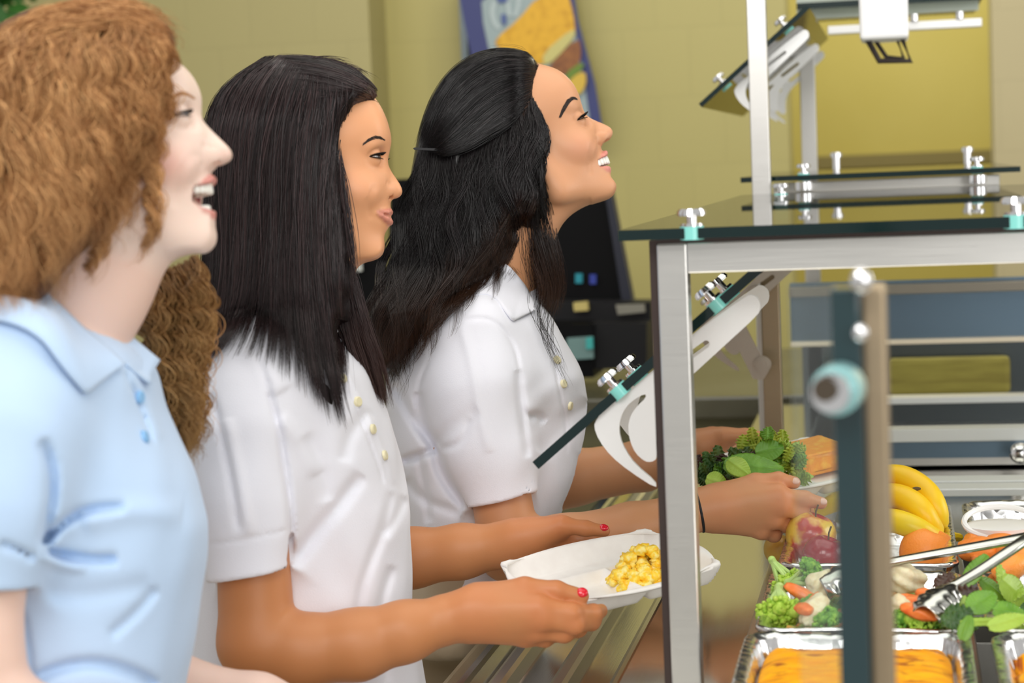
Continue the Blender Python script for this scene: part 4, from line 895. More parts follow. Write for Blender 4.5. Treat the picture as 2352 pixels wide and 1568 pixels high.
leaf('collar', [(742,690,2.22),(756,705,2.22),(768,722,2.215)], [(764,735,2.22),(774,750,2.22),(784,768,2.215)], M_WHITE, W2['shirt'], puff=.002)
# ---- the farthest one
P3D = 2.60
neck3 = [(1190,430,2.60,.050),(1160,560,2.60,.050),(1135,700,2.60,.056)]
tor3 = [(610,1000,1140,.07),(650,985,1180,.085),(700,960,1250,.12),(760,925,1285,.15),(850,892,1335,.168),(920,888,1352,.168),(1000,893,1342,.16),(1100,915,1320,.15),(1200,940,1280,.142),(1330,940,1240,.15)]
armN3 = [(1095,800,2.45,.046),(1172,1262,2.43,.038),(1300,1252,2.42,.0365),(1450,1218,2.42,.0325),(1600,1172,2.42,.0238)]
armF3 = [(1130,800,2.76,.046),(1200,1140,2.78,.037),(1320,1096,2.76,.0375),(1480,1068,2.74,.034),(1590,1032,2.73,.0235)]
hN3 = [((1600,1172,2.42),(1650,1166,2.42),.0238,.0235,.012),((1640,1150,2.42),(1785,1132,2.41),.018,.0125,.014),((1640,1165,2.42),(1795,1160,2.41),.018,.0115,.014),((1645,1178,2.425),(1778,1192,2.42),.017,.011,.014),((1645,1190,2.43),(1748,1218,2.43),.016,.0098,.014),
  ((1790,1138,2.412),(1848,1146,2.42),.0108,.0095),((1848,1146,2.42),(1886,1155,2.43),.0095,.0075),
  ((1795,1163,2.412),(1838,1178,2.425),.0106,.0094),((1838,1178,2.425),(1856,1172,2.45),.0094,.0078),
  ((1778,1193,2.422),(1812,1207,2.435),.0102,.0088),((1812,1207,2.435),(1824,1196,2.462),.0088,.0075),
  ((1748,1220,2.43),(1778,1228,2.445),.0095,.0082),((1778,1228,2.445),(1790,1214,2.47),.0082,.007),
  ((1655,1138,2.43),(1735,1108,2.425),.0145,.0115,.012),((1735,1108,2.425),(1788,1102,2.425),.0108,.0095,.005),((1788,1102,2.425),(1824,1108,2.43),.0095,.0078,.005)]
hF3 = [((1590,1032,2.73),(1635,1016,2.725),.0235,.021,.012),((1610,1022,2.72),(1672,1006,2.72),.019,.013,.012),((1660,1000,2.71),(1712,1000,2.71),.0118,.0095,.008),((1712,1000,2.71),(1752,1003,2.715),.0095,.0072,.005),
  ((1660,1030,2.745),(1720,1028,2.77),.012,.009),((1720,1028,2.77),(1760,1030,2.78),.009,.0075)]
cre3 = [([(1060,745),(1085,840),(1100,940),(1125,1040)],-.003,12),([(1190,850),(1200,960),(1212,1050)],.005,10),([(1060,735),(1110,728),(1150,745),(1185,800),(1195,860)],.0022,5),
  ([(985,830),(965,870),(955,930),(955,990)],.002,6),([(960,900),(970,980),(1000,1030),(1010,1090),(1070,1170)],.010,12),([(905,880),(950,970),(1000,1030)],.007,12),([(925,1060),(990,1035),(1005,1030)],.008,9),
  ([(960,1040),(975,1120),(985,1200)],.004,10),([(1100,940),(1040,980),(1000,1020)],.003,18),([(1215,960),(1235,950),(1250,970)],.003,10),([(1350,920),(1290,980),(1240,1040)],.003,22),
  ([(1262,700),(1285,790),(1302,880),(1318,960),(1322,1040)],-.0015,10),([(1248,720),(1268,800),(1284,890),(1300,970),(1304,1040)],.002,4),([(1330,1040),(1315,1110),(1290,1170)],.003,5),
  ([(1340,860),(1250,900),(1220,950)],-.003,24),([(1080,960),(1060,1020),(1010,1030)],.003,9),([(930,1100),(970,1150),(1060,1180)],.004,12)]
sl3 = [(1088,790,2.47,.058),(1105,900,2.445,.052),(1125,1020,2.435,.048),(1152,1160,2.43,.0462)]
slF3 = [(1130,800,2.74,.056),(1170,950,2.765,.047),(1190,1050,2.775,.045)]
W3 = person('person with wavy black half-up hair and white polo shirt, holding a tray of salad', H3, tor3, P3D, [armN3, armF3], [hN3, hF3], M_WHITE, [sl3, slF3],
   [((1152,1146,2.43),(1175,1245,2.43)), ((1190,1045,2.775),(1200,1100,2.775))], cre3, (.64,.31,.15), neck3, hip=(-.62,2.56), hipz=.88,
   buttons=[(1280,826),(1295,881),(1310,932)], hrow=[(1150,950,1225,.13),(1300,945,1160,.15),(1480,940,1120,.155)],
   nails=[(1826,1104,2.4245,.006,.0052,1,-.15,(0,.7,-.6)),(1889,1151,2.424,.006,.0048,1,-.15,(0,.6,-.7)),(1755,1000,2.7085,.006,.005,1,-.05,(0,.7,-.6))], nailmat=pmat('bare_nail', (.85,.55,.45), .25))
S3_ = lambda p, c=None, r=None: np.minimum(W3['shirtf'](p), W3['G'](p))
drape('collar', [(1010,640),(1060,620),(1110,600),(1160,602),(1185,628),(1215,668),(1227,706)], [(1000,690),(1050,690),(1110,672),(1138,684),(1160,715),(1178,738),(1178,738),(1178,738),(1228,712)], S3_, P3D, M_WHITE, W3['shirt'], n=40)
leaf('collar', [(1203,645,2.575),(1214,622,2.59),(1226,602,2.61)], [(1232,704,2.565),(1256,700,2.585),(1259,672,2.60),(1268,646,2.625)], M_WHITE, W3['shirt'], puff=.003)
b = BM(); q0, q1 = C(1606,1172,2.42), C(1616,1170,2.42); ax = c2w(q1)-c2w(q0); ax /= np.linalg.norm(ax); c0 = c2w(q0); u = np.cross(ax, [0,0,1.]); u /= np.linalg.norm(u); v = np.cross(ax, u)
b.tube([c0+(u*math.cos(a)+v*math.sin(a))*.0258 for a in np.linspace(0, 2*math.pi, 40, endpoint=False)], .0019, 8, closed=True)
b.build('hair_tie', M_BAND, W3['root'], smooth=True)
# ---- the nearest one
P1D = 1.70
neck1 = [(245,500,1.70,.052),(195,640,1.70,.052),(130,780,1.70,.058)]
tor1 = [(690,-60,190,.07),(740,-110,225,.09),(780,-140,285,.115),(800,-160,320,.135),(860,-180,352,.165),(940,-190,366,.17),(1010,-190,395,.168),(1100,-190,442,.16),(1200,-190,471,.152),(1290,-185,466,.15),(1400,-180,450,.148),(1500,-175,434,.148),(1640,-185,410,.155)]
armN1 = [(20,870,1.54,.047),(-80,1480,1.52,.041),(-30,1640,1.52,.038),(150,1700,1.53,.034),(330,1740,1.55,.024)]
armF1 = [(120,880,1.86,.047),(250,1500,1.88,.038),(420,1600,1.86,.0345),(590,1626,1.85,.031),(750,1672,1.84,.0245)]
def simple_hand(w, d, dz=0):
    """relaxed hand carried on from the wrist w=(x,y,D) along picture direction d (px per cm)"""
    L = []; wx, wy, wd = w; dx, dy = d; nx, ny = -dy, dx
    for i, (o, ln) in enumerate(((-1.6,4.4),(-.5,4.9),(.6,4.6),(1.6,3.6))):
        k = (wx+dx*8.5+nx*o, wy+dy*8.5+ny*o, wd); L.append(((wx+dx*1, wy+dy*1, wd), k, .019, .0105, .012))
        m = (k[0]+dx*ln*.6, k[1]+dy*ln*.6, wd+.004); t = (m[0]+dx*ln*.5+nx*.6, m[1]+dy*ln*.5+ny*.6, wd+.022); L.append((k, m, .0102, .009)); L.append((m, t, .009, .007))
    t0 = (wx+dx*3-nx*1.5, wy+dy*3-ny*1.5, wd-.01); t1 = (wx+dx*6.5-nx*3.5, wy+dy*6.5-ny*3.5, wd-.016); t2 = (wx+dx*9-nx*3.6, wy+dy*9-ny*3.6, wd-.018)
    L += [(t0, t1, .014, .0105, .01), (t1, t2, .0105, .008)]; return L
cre1 = [([(95,1010),(118,1060),(122,1130),(108,1200),(98,1252)],.009,13),([(98,1254),(140,1200),(200,1170),(290,1163)],.008,11),([(98,1262),(150,1278),(220,1285),(270,1283)],.009,11),([(90,1268),(140,1300),(200,1305)],-.004,12),
  ([(0,1246),(40,1262),(80,1285)],.006,8),([(60,1568),(140,1530),(230,1520),(320,1550),(360,1580)],.008,14),([(250,1460),(310,1410),(360,1350)],.004,12),([(190,1200),(300,1170),(420,1180)],-.004,30),
  ([(60,720),(130,830),(195,905)],.002,5),([(300,840),(330,900),(350,960),(370,1010)],-.0015,10),([(285,850),(312,910),(335,970),(352,1020)],.003,5),([(50,1400),(65,1480),(75,1568)],.004,8),([(95,1360),(200,1370),(350,1340)],.003,25)]
sl1 = [(10,855,1.56,.060),(-8,1000,1.535,.053),(-30,1150,1.525,.0495),(-62,1360,1.52,.0478)]
slF1 = [(120,880,1.84,.058),(190,1150,1.87,.05),(215,1300,1.875,.046)]
W1 = person('person with curly ginger hair in a light blue polo shirt, laughing', H1, tor1, P1D, [armN1, armF1], [simple_hand((330,1740,1.55),(28,6)), simple_hand((750,1672,1.84),(-2,23))], M_BLUE, [sl1, slF1],
   [((-58,1330,1.52),(-75,1440,1.52)), ((215,1290,1.875),(235,1400,1.875))], cre1, (.80,.56,.46), neck1, hip=(-.72,1.63), hipz=.86,
   buttons=[(333,1003),(322,912)], btnmat=M_BUTB, hs=.0035)
S1_ = lambda p, c=None, r=None: np.minimum(W1['shirtf'](p), W1['G'](p))
drape('collar', [(-60,650),(20,650),(95,662),(150,712),(205,765),(248,800)], [(-80,730),(10,735),(90,770),(140,840),(198,907),(198,907),(198,907),(252,862),(288,836)], S1_, P1D, M_BLUE, W1['shirt'], l1=.010, n=40)
leaf('collar', [(240,800,1.655),(254,772,1.68),(264,745,1.71)], [(292,838,1.63),(352,890,1.66),(346,862,1.68),(367,828,1.72)], M_BLUE, W1['shirt'], puff=.003)
H2.eyes(W2['root'], (.06,.025,.012)); H3.eyes(W3['root'], (.06,.025,.012)); H1.eyes(W1['root'], (.15,.2,.25))
H1.brow(W1['root'], [(420,240),(440,226),(457,234)], M_BROWR, n=110, w=1.5, L=5); H2.brow(W2['root'], cr((450,100),2.613,[(1035,628),(1070,600),(1110,588),(1150,600)]), M_BROWH, n=150, w=1.5, L=5)
H3.brow(W3['root'], cr((900,60),2.613,[(1010,562),(1035,510),(1065,468),(1090,458),(1112,463)]), M_BROWH, w=2.3)
H1.lashes(W1['root'], n=34, L=7, r=.32); H2.lashes(W2['root'], L=9, r=.42); H3.lashes(W3['root'], L=10, r=.42)
H1.teeth(W1['root'],-56.5,-1.2,h=9); H1.teeth(W1['root'],-74,-5,h=6,w=18,name='lower_teeth'); H3.teeth(W3['root'],-60.5,1.5,h=12)
# ---------------------------------------------------------------- hair
class HairVol:
    def __init__(s, poly, D, prof, k=.05, cut=None, far=None):
        s.D = D; sc = D/F; pl = smooth_poly(np.array(poly, float), 2); m = np.stack([(pl[:, 0]-1176)*sc, -(pl[:, 1]-784)*sc], 1); s.m = m
        s.g = Grid2(m, .002, .03, blur=1); pr = np.array(prof, float); s.y = -(pr[:, 0]-784)*sc; s.w = pr[:, 1]; o = np.argsort(s.y); s.y = s.y[o]; s.w = s.w[o]; s.k = k; s.far = far; s.cut = cut
    def __call__(s, p, c=None, r=None):
        w = np.interp(p[:, 1], s.y, s.w); z = p[:, 2]-s.D; sc = s.D/p[:, 2]
        d = smax(s.g(p[:, 0]*sc, p[:, 1]*sc), np.where(z < 0, -z-w, z-(w if s.far is None else s.far)), s.k)
        if s.cut is not None: d = np.maximum(d, s.cut(p))
        return d
    def bounds(s, ex=.01):
        W_ = s.w.max()+ex; return np.array([s.m[:, 0].min()-.03, s.m[:, 1].min()-.03, s.D-W_]), np.array([s.m[:, 0].max()+.03, s.m[:, 1].max()+.03, s.D+W_])
class DepthMap:
    def __init__(s, fns, box, D0, D1, step=7, offs=None, fill=None):
        xs = np.arange(box[0], box[2]+step, step); ys = np.arange(box[1], box[3]+step, step); X, Y = np.meshgrid(xs, ys, indexing='ij'); best = np.full(X.size, np.nan)
        for i, f in enumerate(fns):
            z = hitdepth(f, X.ravel(), Y.ravel(), D0, D1, 46)-(offs[i] if offs else 0); best = np.fmin(best, z)
        g = best.reshape(X.shape); m = np.isfinite(g)
        for _ in range(60):   # spread outwards
            if m.all(): break
            acc = np.zeros_like(g); n = np.zeros_like(g); gz = np.where(m, g, 0)
            for dx, dy in ((1, 0), (-1, 0), (0, 1), (0, -1)):
                acc += np.roll(gz, (dx, dy), (0, 1)); n += np.roll(m, (dx, dy), (0, 1))
            new = (~m) & (n > 0); g = np.where(new, acc/np.maximum(n, 1)+.004, g); m = m | new
        for _ in range(2):
            g = (g+np.roll(g, 1, 0)+np.roll(g, -1, 0)+np.roll(g, 1, 1)+np.roll(g, -1, 1))/5
        s.g = g; s.x0, s.y0, s.st = xs[0], ys[0], step
    def __call__(s, x, y):
        u = np.clip((x-s.x0)/s.st, 0, s.g.shape[0]-1.001); v = np.clip((y-s.y0)/s.st, 0, s.g.shape[1]-1.001); i = u.astype(int); j = v.astype(int); a = u-i; b = v-j; g = s.g
        return (g[i, j]*(1-a)+g[i+1, j]*a)*(1-b)+(g[i, j+1]*(1-a)+g[i+1, j+1]*a)*b
def flow(name, guides, n, K, dm, parent, mat, rad, tone, jit=5, lift=(0, .008), wave=(0, 1), curl=None, trim=(.8, 1.0), start=(0, .06), lock=0, lockj=12, tonek=None, seed=1, tip=.15, clump=0., vp=1.0, conv=.0):
    """strands interpolated between ordered guide lines and laid on the hair surface"""
    R = np.random.default_rng(seed); GR = np.array([resample(g, K) for g in guides]); m = len(guides)-1
    if lock: 
        cen = R.uniform(0, m, lock); li = R.integers(0, lock, n); u = np.clip(cen[li]+R.normal(0, .06, n), 0, m-1e-6); lo = R.normal(0, lockj, (lock, 2))
    else: u = R.uniform(0, m-1e-6, n); li = None
    i = u.astype(int); f = (u-i)[:, None, None]; A = GR[i]*(1-f)+GR[i+1]*f
    t = np.linspace(0, 1, K)
    if lock:
        cu = np.clip(cen[li], 0, m-1e-6); ci = cu.astype(int); cf = (cu-ci)[:, None, None]; Lc = GR[ci]*(1-cf)+GR[ci+1]*cf; w_ = (conv*t**2.5)[None, :, None]; A = A*(1-w_)+Lc*w_
    # each strand uses its own stretch of the path
    a = R.uniform(*start, n); b = R.uniform(*trim, n); tt = a[:, None]+(b-a)[:, None]*t[None]; jj = np.clip(tt*(K-1), 0, K-1.001); j0 = jj.astype(int); fr = (jj-j0)[..., None]
    ar = np.arange(n)[:, None]; A = A[ar, j0]*(1-fr)+A[ar, j0+1]*fr
    ph = R.uniform(0, 6.28, n); fq = R.uniform(.7, 1.3, n); jx = R.normal(0, jit, n); jy = R.normal(0, jit, n); env = np.clip(t*4, .15, 1)[None]
    if clump and lock: ph = ph*(1-clump)+R.uniform(0, 6.28, lock)[li]*clump; fq = fq*(1-clump)+clump*R.uniform(.75, 1.25, lock)[li]
    jx_ = jx[:, None]*(1-(conv*t**2)[None] if lock else 1); A[..., 0] += jx_*env+wave[0]*env*np.sin(ph[:, None]+fq[:, None]*wave[1]*6.28*tt)
    A[..., 1] += jy[:, None]*.4*env
    if lock: A[..., 0] += lo[li, 0][:, None]*env*t[None]; A[..., 1] += lo[li, 1][:, None]*.3*t[None]
    z = dm(A[..., 0], A[..., 1]) if callable(dm) else np.full(A.shape[:2], dm)
    lf = R.uniform(lift[0], lift[1], n)
    if lock: lf = lf*.5+R.uniform(lift[0], lift[1], lock)[li]*.6
    z = z-lf[:, None]*np.clip(t*5+.1, 0, 1)[None]
    if curl:
        am, tn = curl; al = am*R.uniform(.5, 1.3, n)[:, None]*np.clip(t*3+.2, 0, 1)[None]; w = ph[:, None]+6.28*tn*fq[:, None]*tt
        A[..., 0] += al*np.cos(w); A[..., 1] += al*.55*np.sin(w); z = z+al*np.sin(w)*.8/F*1.9
    Pc = np.stack([(A[..., 0]-1176)*z/F, -(A[..., 1]-784)*z/F, z], -1); Pw = c2w(Pc.reshape(-1, 3)).reshape(n, K, 3)
    c0, c1 = np.array(tone[0]), np.array(tone[1]); v = R.random(n)
    if lock: v = v*.55+.45*R.random(lock)[li]
    v = v**vp
    T = (c0*(1-v[:, None])+c1*v[:, None])[:, None, :]*np.ones((1, K, 1))
    if tonek is not None:
        e = np.clip((tt-tonek[1])/(1-tonek[1]), 0, 1)[..., None]; T = T*(1-e)+np.array(tonek[0])*(.5+.8*v[:, None, None])*e
    return Pw, T, rad*R.uniform(.7, 1.2, n), tip
def hair_build(name, flows, mat, parent, nseg=3):
    """one mesh from several flows of equal point count"""
    byK = {}
    Vs, Qs, Ts, off = [], [], [], 0
    for Pn, T, rad, tip in flows:
        S_, K, _ = Pn.shape; t = np.gradient(Pn, axis=1); t /= np.linalg.norm(t, axis=2, keepdims=True)+1e-9
        u = np.cross(t, np.array([.31, .83, .47])); u /= np.linalg.norm(u, axis=2, keepdims=True)+1e-9; v = np.cross(t, u); k = np.linspace(0, 1, K)
        r = rad[:, None]*((np.minimum(1, (1-k)/.35)*(1-tip)+tip)*np.minimum(1, k/.06+.25))[None]
        ring = np.stack([Pn+(u*math.cos(a)+v*math.sin(a))*r[..., None] for a in np.arange(nseg)*2*math.pi/nseg], 2)
        base = (np.arange(S_)[:, None, None]*K+np.arange(K-1)[None, :, None])*nseg; kk = np.arange(nseg)[None, None]
        Qs.append(np.stack([base+kk, base+(kk+1) % nseg, base+nseg+(kk+1) % nseg, base+nseg+kk], -1).reshape(-1, 4)+off)
        Vs.append(ring.reshape(-1, 3)); Ts.append(np.repeat(T.reshape(-1, 3), nseg, 0)); off += len(Vs[-1])
    return Vs, Qs, Ts, off
def hair_obj(name, vols, flows, base_col, mat, parent, h=.004, bump=None):
    Vs, Qs, Ts, off = hair_build(name, flows, mat, parent)
    for v in vols:
        lo, hi = v.bounds(); V, Q = isomesh(v, lo, hi, h); Vs.append(c2w(V)); Qs.append(Q+off); Ts.append(np.tile(np.array(base_col), (len(V), 1))); off += len(V)
    o = mesh_np(name, np.concatenate(Vs), np.concatenate(Qs), mat, parent); vcol(o, 'Col', np.concatenate(Ts)); return o
def shell_cut(fn, off):
    return lambda p: -(fn(p)+off)
# ---- straight dark hair (middle)
hp2 = [(862,213),(850,188),(800,153),(740,134),(650,124),(580,143),(520,188),(482,262),(472,400),(474,560),(462,700),(432,850),(470,812),(515,780),(560,745),(600,800),(650,880),(700,915),(750,950),(786,970),(774,880),(772,760),(790,700),(800,640),(798,560),(790,460),(778,380),(782,310),(805,255)]
V2 = HairVol(hp2, P2D, [(120,.075),(300,.088),(560,.092),(700,.105),(800,.135),(900,.162),(1000,.165)], k=.055, far=.09)
dm2 = DepthMap([V2, W2['shirtf']], (400,90,940,1040), P2D-.26, P2D+.1, offs=[0, .004])
k2 = ((.010,.006,.006), (.085,.050,.050)); GS2 = [
 [(610,128),(520,190),(480,275),(470,400),(476,560),(466,700),(436,855)], [(640,125),(560,185),(526,300),(516,450),(516,620),(496,740),(458,852)], [(670,125),(620,190),(590,320),(578,480),(572,640),(548,740),(492,815)],
 [(700,127),(665,200),(640,330),(630,500),(626,660),(622,770),(610,830)], [(722,130),(710,210),(690,340),(680,500),(680,680),(696,800),(706,905)], [(745,134),(750,210),(735,330),(725,480),(728,660),(752,820),(796,992)],
 [(775,142),(788,200),(775,280),(762,400),(764,520),(768,680),(782,900)], [(815,163),(828,200),(796,250),(780,310),(776,400),(790,520),(792,720)]]
fl2 = [flow('h', [[(868,206),(846,182),(796,150),(720,130),(640,126)],[(866,214),(836,192),(780,164),(700,146),(640,140)],[(864,224),(826,206),(770,186),(700,172),(650,176)],[(850,236),(812,226),(770,222),(720,230),(690,250)]], 1500, 24, dm2, None, None, .0003, k2, vp=2.6, jit=5, lift=(-.002,.006), wave=(3,1), lock=60, lockj=4, seed=72, trim=(.6,1), start=(0,.25)),
 flow('h', GS2, 7500, 34, dm2, None, None, .00031, k2, vp=2.6, conv=.8, jit=6, lift=(0,.009), wave=(3,1.2), lock=260, lockj=9, trim=(.84,1.0), seed=2, clump=.7),
 flow('h', GS2, 500, 34, dm2, None, None, .0003, k2, vp=3, jit=12, lift=(.002,.014), wave=(6,1.5), trim=(.6,1.02), seed=5),
 flow('h', [[(800,560),(812,650),(838,760),(870,860),(884,940)],[(785,600),(795,700),(815,790),(845,860),(872,925)],[(770,640),(780,740),(800,820),(830,880),(860,915)]], 2600, 26, P2D-.02, None, None, .0003, k2, conv=.7, jit=5, lift=(-.04,.02), wave=(3,1), lock=40, lockj=8, seed=3, tonek=((.07,.03,.02),.3)),
 flow('h', [[(866,222),(850,196),(812,176),(760,160)],[(858,232),(836,215),(800,215),(770,235)],[(830,250),(808,248),(786,270),(775,310)],[(800,300),(786,320),(778,360),(778,420)]], 700, 16, dm2, None, None, .0004, k2, jit=5, lift=(-.004,.004), wave=(2,1), trim=(.7,1), seed=4),
 flow('h', [[(876,235),(850,225),(820,235),(790,262)],[(860,262),(835,255),(806,275),(786,310)],[(828,300),(806,305),(790,335),(782,380)],[(800,350),(790,380),(786,430),(788,480)]], 360, 16, dm2, None, None, .0002, ((.02,.01,.008),(.09,.04,.02)), jit=6, lift=(-.001,.004), wave=(5,1.6), seed=62, trim=(.6,1), start=(0,.4)),
 flow('h', [[(782,330),(790,400),(800,480),(812,560),(818,640)],[(778,380),(786,450),(800,540),(812,620),(824,700)]], 60, 22, P2D-.066, None, None, .0003, k2, jit=4, wave=(4,1), seed=8),
 flow('h', [[(700,132),(760,128),(800,140)],[(780,150),(830,160),(862,190)]], 60, 12, dm2, None, None, .00018, k2, jit=7, wave=(4,1.5), lift=(0,.004), seed=9)]
hair_obj('hair', [V2], fl2, (.010,.006,.0055), M_HAIR, W2['root'])
# ---- wavy black hair (farthest)
hp3 = [(1238,148),(1210,116),(1150,106),(1090,121),(1030,160),(990,220),(965,280),(952,350),(938,430),(920,510),(895,590),(865,660),(840,730),(850,800),(875,870),(905,845),(950,800),(1000,745),(1050,690),(1095,650),(1130,620),(1160,560),(1178,510),(1215,505),(1238,490),(1250,460),(1250,430),(1262,380),(1266,320),(1250,250),(1238,190)]
V3 = HairVol(hp3, P3D, [(110,.07),(280,.084),(480,.088),(620,.105),(720,.15),(850,.17)], k=.055, far=.09)
dm3 = DepthMap([V3, W3['shirtf']], (800,80,1340,920), P3D-.26, P3D+.1, offs=[0, .004])
k3 = ((.004,.003,.003), (.022,.015,.017)); br3 = (.085,.035,.015)
GB3 = [[(968,330),(942,430),(915,540),(880,640),(848,760),(872,872)],[(990,345),(970,450),(948,560),(915,670),(888,770),(898,858)],[(1020,350),(1008,460),(998,570),(975,680),(950,770),(925,832)],[(1070,340),(1058,450),(1052,560),(1050,640),(1015,710),(972,790)],
 [(1120,310),(1108,420),(1105,520),(1115,600),(1080,665),(1030,705)],[(1165,270),(1160,380),(1156,470),(1158,540),(1140,600),(1100,650)],[(1215,230),(1222,320),(1208,420),(1185,490),(1200,565),(1242,612)],[(1240,200),(1254,300),(1248,370),(1224,430),(1232,520),(1262,600),(1280,680)]]
GT3 = [[(1215,120),(1130,108),(1050,148),(990,225),(962,335)],[(1240,150),(1150,148),(1070,198),(1008,278),(974,342)],[(1236,185),(1160,200),(1090,250),(1030,310),(985,348)],[(1226,215),(1170,242),(1110,290),(1050,335),(1000,352)],[(1205,255),(1165,292),(1110,322),(1060,348),(1020,358)]]
fl3 = [flow('h', GB3, 6500, 40, dm3, None, None, .00034, k3, vp=3.0, conv=.6, jit=6, lift=(0,.020), wave=(15,2.2), lock=120, lockj=20, trim=(.78,1.03), seed=12, clump=.9, tonek=(br3,.5)),
 flow('h', GT3, 4000, 26, dm3, None, None, .00034, k3, vp=3.0, jit=5, lift=(.002,.013), wave=(2,1), lock=120, lockj=5, trim=(.85,1.0), seed=13, clump=.6),
 flow('h', [[(1244,370),(1254,450),(1266,530),(1286,600),(1296,660),(1270,725)],[(1234,380),(1240,460),(1256,550),(1275,620),(1280,680),(1262,740)],[(1222,400),(1226,500),(1240,580),(1258,640),(1262,700),(1240,735)],[(1208,410),(1206,480),(1208,540),(1215,600),(1235,660),(1232,700)]], 1000, 26, (lambda x, y: np.clip(P3D-.03-.055*np.clip((520-y)/120, 0, 1), 0, 9)), None, None,   .0003, k3, vp=2.5, jit=6, lift=(-.03,.03), wave=(5,1.5), lock=40, lockj=8, seed=14, tonek=(br3,.3)),
 flow('h', [[(1215,520),(1240,600),(1228,700),(1262,790),(1300,870)],[(1230,560),(1262,640),(1250,720),(1240,760),(1290,890)],[(1245,600),(1236,680),(1270,760),(1296,850),(1285,930)]], 26, 30, dm3, None, None, .0003, k3, vp=3, jit=7, lift=(.004,.012), wave=(10,1.6), lock=6, lockj=10, seed=15, clump=.8),
 flow('h', [[(1238,170),(1250,215),(1240,290),(1255,370),(1246,430)],[(1225,200),(1236,270),(1250,340),(1238,400),(1228,470)]], 500, 22, dm3, None, None, .00028, k3, vp=3, jit=8, lift=(-.003,.005), wave=(6,2.2), seed=16),
 flow('h', [[(895,600),(860,700),(842,790),(866,880)],[(905,640),(880,740),(868,830),(880,905)],[(1000,700),(960,780),(925,850),(922,930)]], 160, 24, dm3, None, None, .00028, k3, vp=3, jit=10, lift=(0,.01), wave=(9,1.8), seed=17, tonek=(br3,.3)),
 flow('h', [[(1262,190),(1240,215),(1205,240),(1150,270)],[(1268,240),(1248,262),(1222,290),(1190,330)],[(1275,300),(1256,330),(1240,370),(1225,420)]], 420, 16, dm3, None, None, .00022, ((.03,.015,.01),(.14,.07,.04)), jit=7, lift=(-.001,.004), wave=(6,1.6), seed=61, trim=(.6,1), start=(0,.4)),
 flow('h', [[(1210,115),(1160,102),(1110,108)],[(1235,160),(1262,175),(1290,190)]], 40, 10, dm3, None, None, .00016, k3, jit=6, wave=(4,1.5), lift=(0,.004), seed=18)]
hair_obj('hair', [V3], fl3, (.007,.005,.005), M_HAIR, W3['root'])
b = BM(); q = c2w(C(985,343,float(dm3(np.array([985.]),np.array([343.]))[0])-.014)); b.prism([(-.018,-.0015),(.018,-.0015),(.020,0),(.018,.0015),(-.018,.0015),(-.020,0)], .004, rotto(q, RT+UP*-.05, UP)); b.build('hair_clip', M_BAND, W3['root'])
# ---- ginger curls (nearest)
hp1 = [(400,65),(330,18),(240,2),(150,5),(60,20),(-30,70),(-90,160),(-110,400),(-100,640),(-40,740),(40,725),(95,690),(130,650),(165,600),(215,560),(240,500),(265,440),(300,370),(330,320),(352,320),(364,285),(352,235),(362,180),(404,130)]
V1 = HairVol(hp1, P1D, [(0,.08),(200,.105),(420,.112),(600,.115),(760,.135)], k=.06, far=.11)
dm1 = DepthMap([V1, W1['shirtf'], lambda p, c=None, r=None: np.minimum(H1.sdf(p), cap(p, C(245,500,1.70), C(130,780,1.70), .052, .058))], (-140,-40,520,1120), P1D-.2, P1D+.14, offs=[0,.004,.004])
k1 = ((.20,.06,.010), (.95,.55,.24))
GC1 = [[(120,20),(0,80),(-70,300),(-70,500),(-50,720)],[(160,10),(60,150),(15,350),(5,550),(-5,725)],[(220,5),(130,160),(90,350),(80,520),(66,690)],[(260,5),(200,150),(170,330),(160,480),(140,620)],[(300,12),(270,140),(250,300),(240,430),(205,560)],[(345,28),(330,140),(302,260),(275,380),(230,500)],[(380,50),(384,130),(350,215),(335,285),(305,370)]]
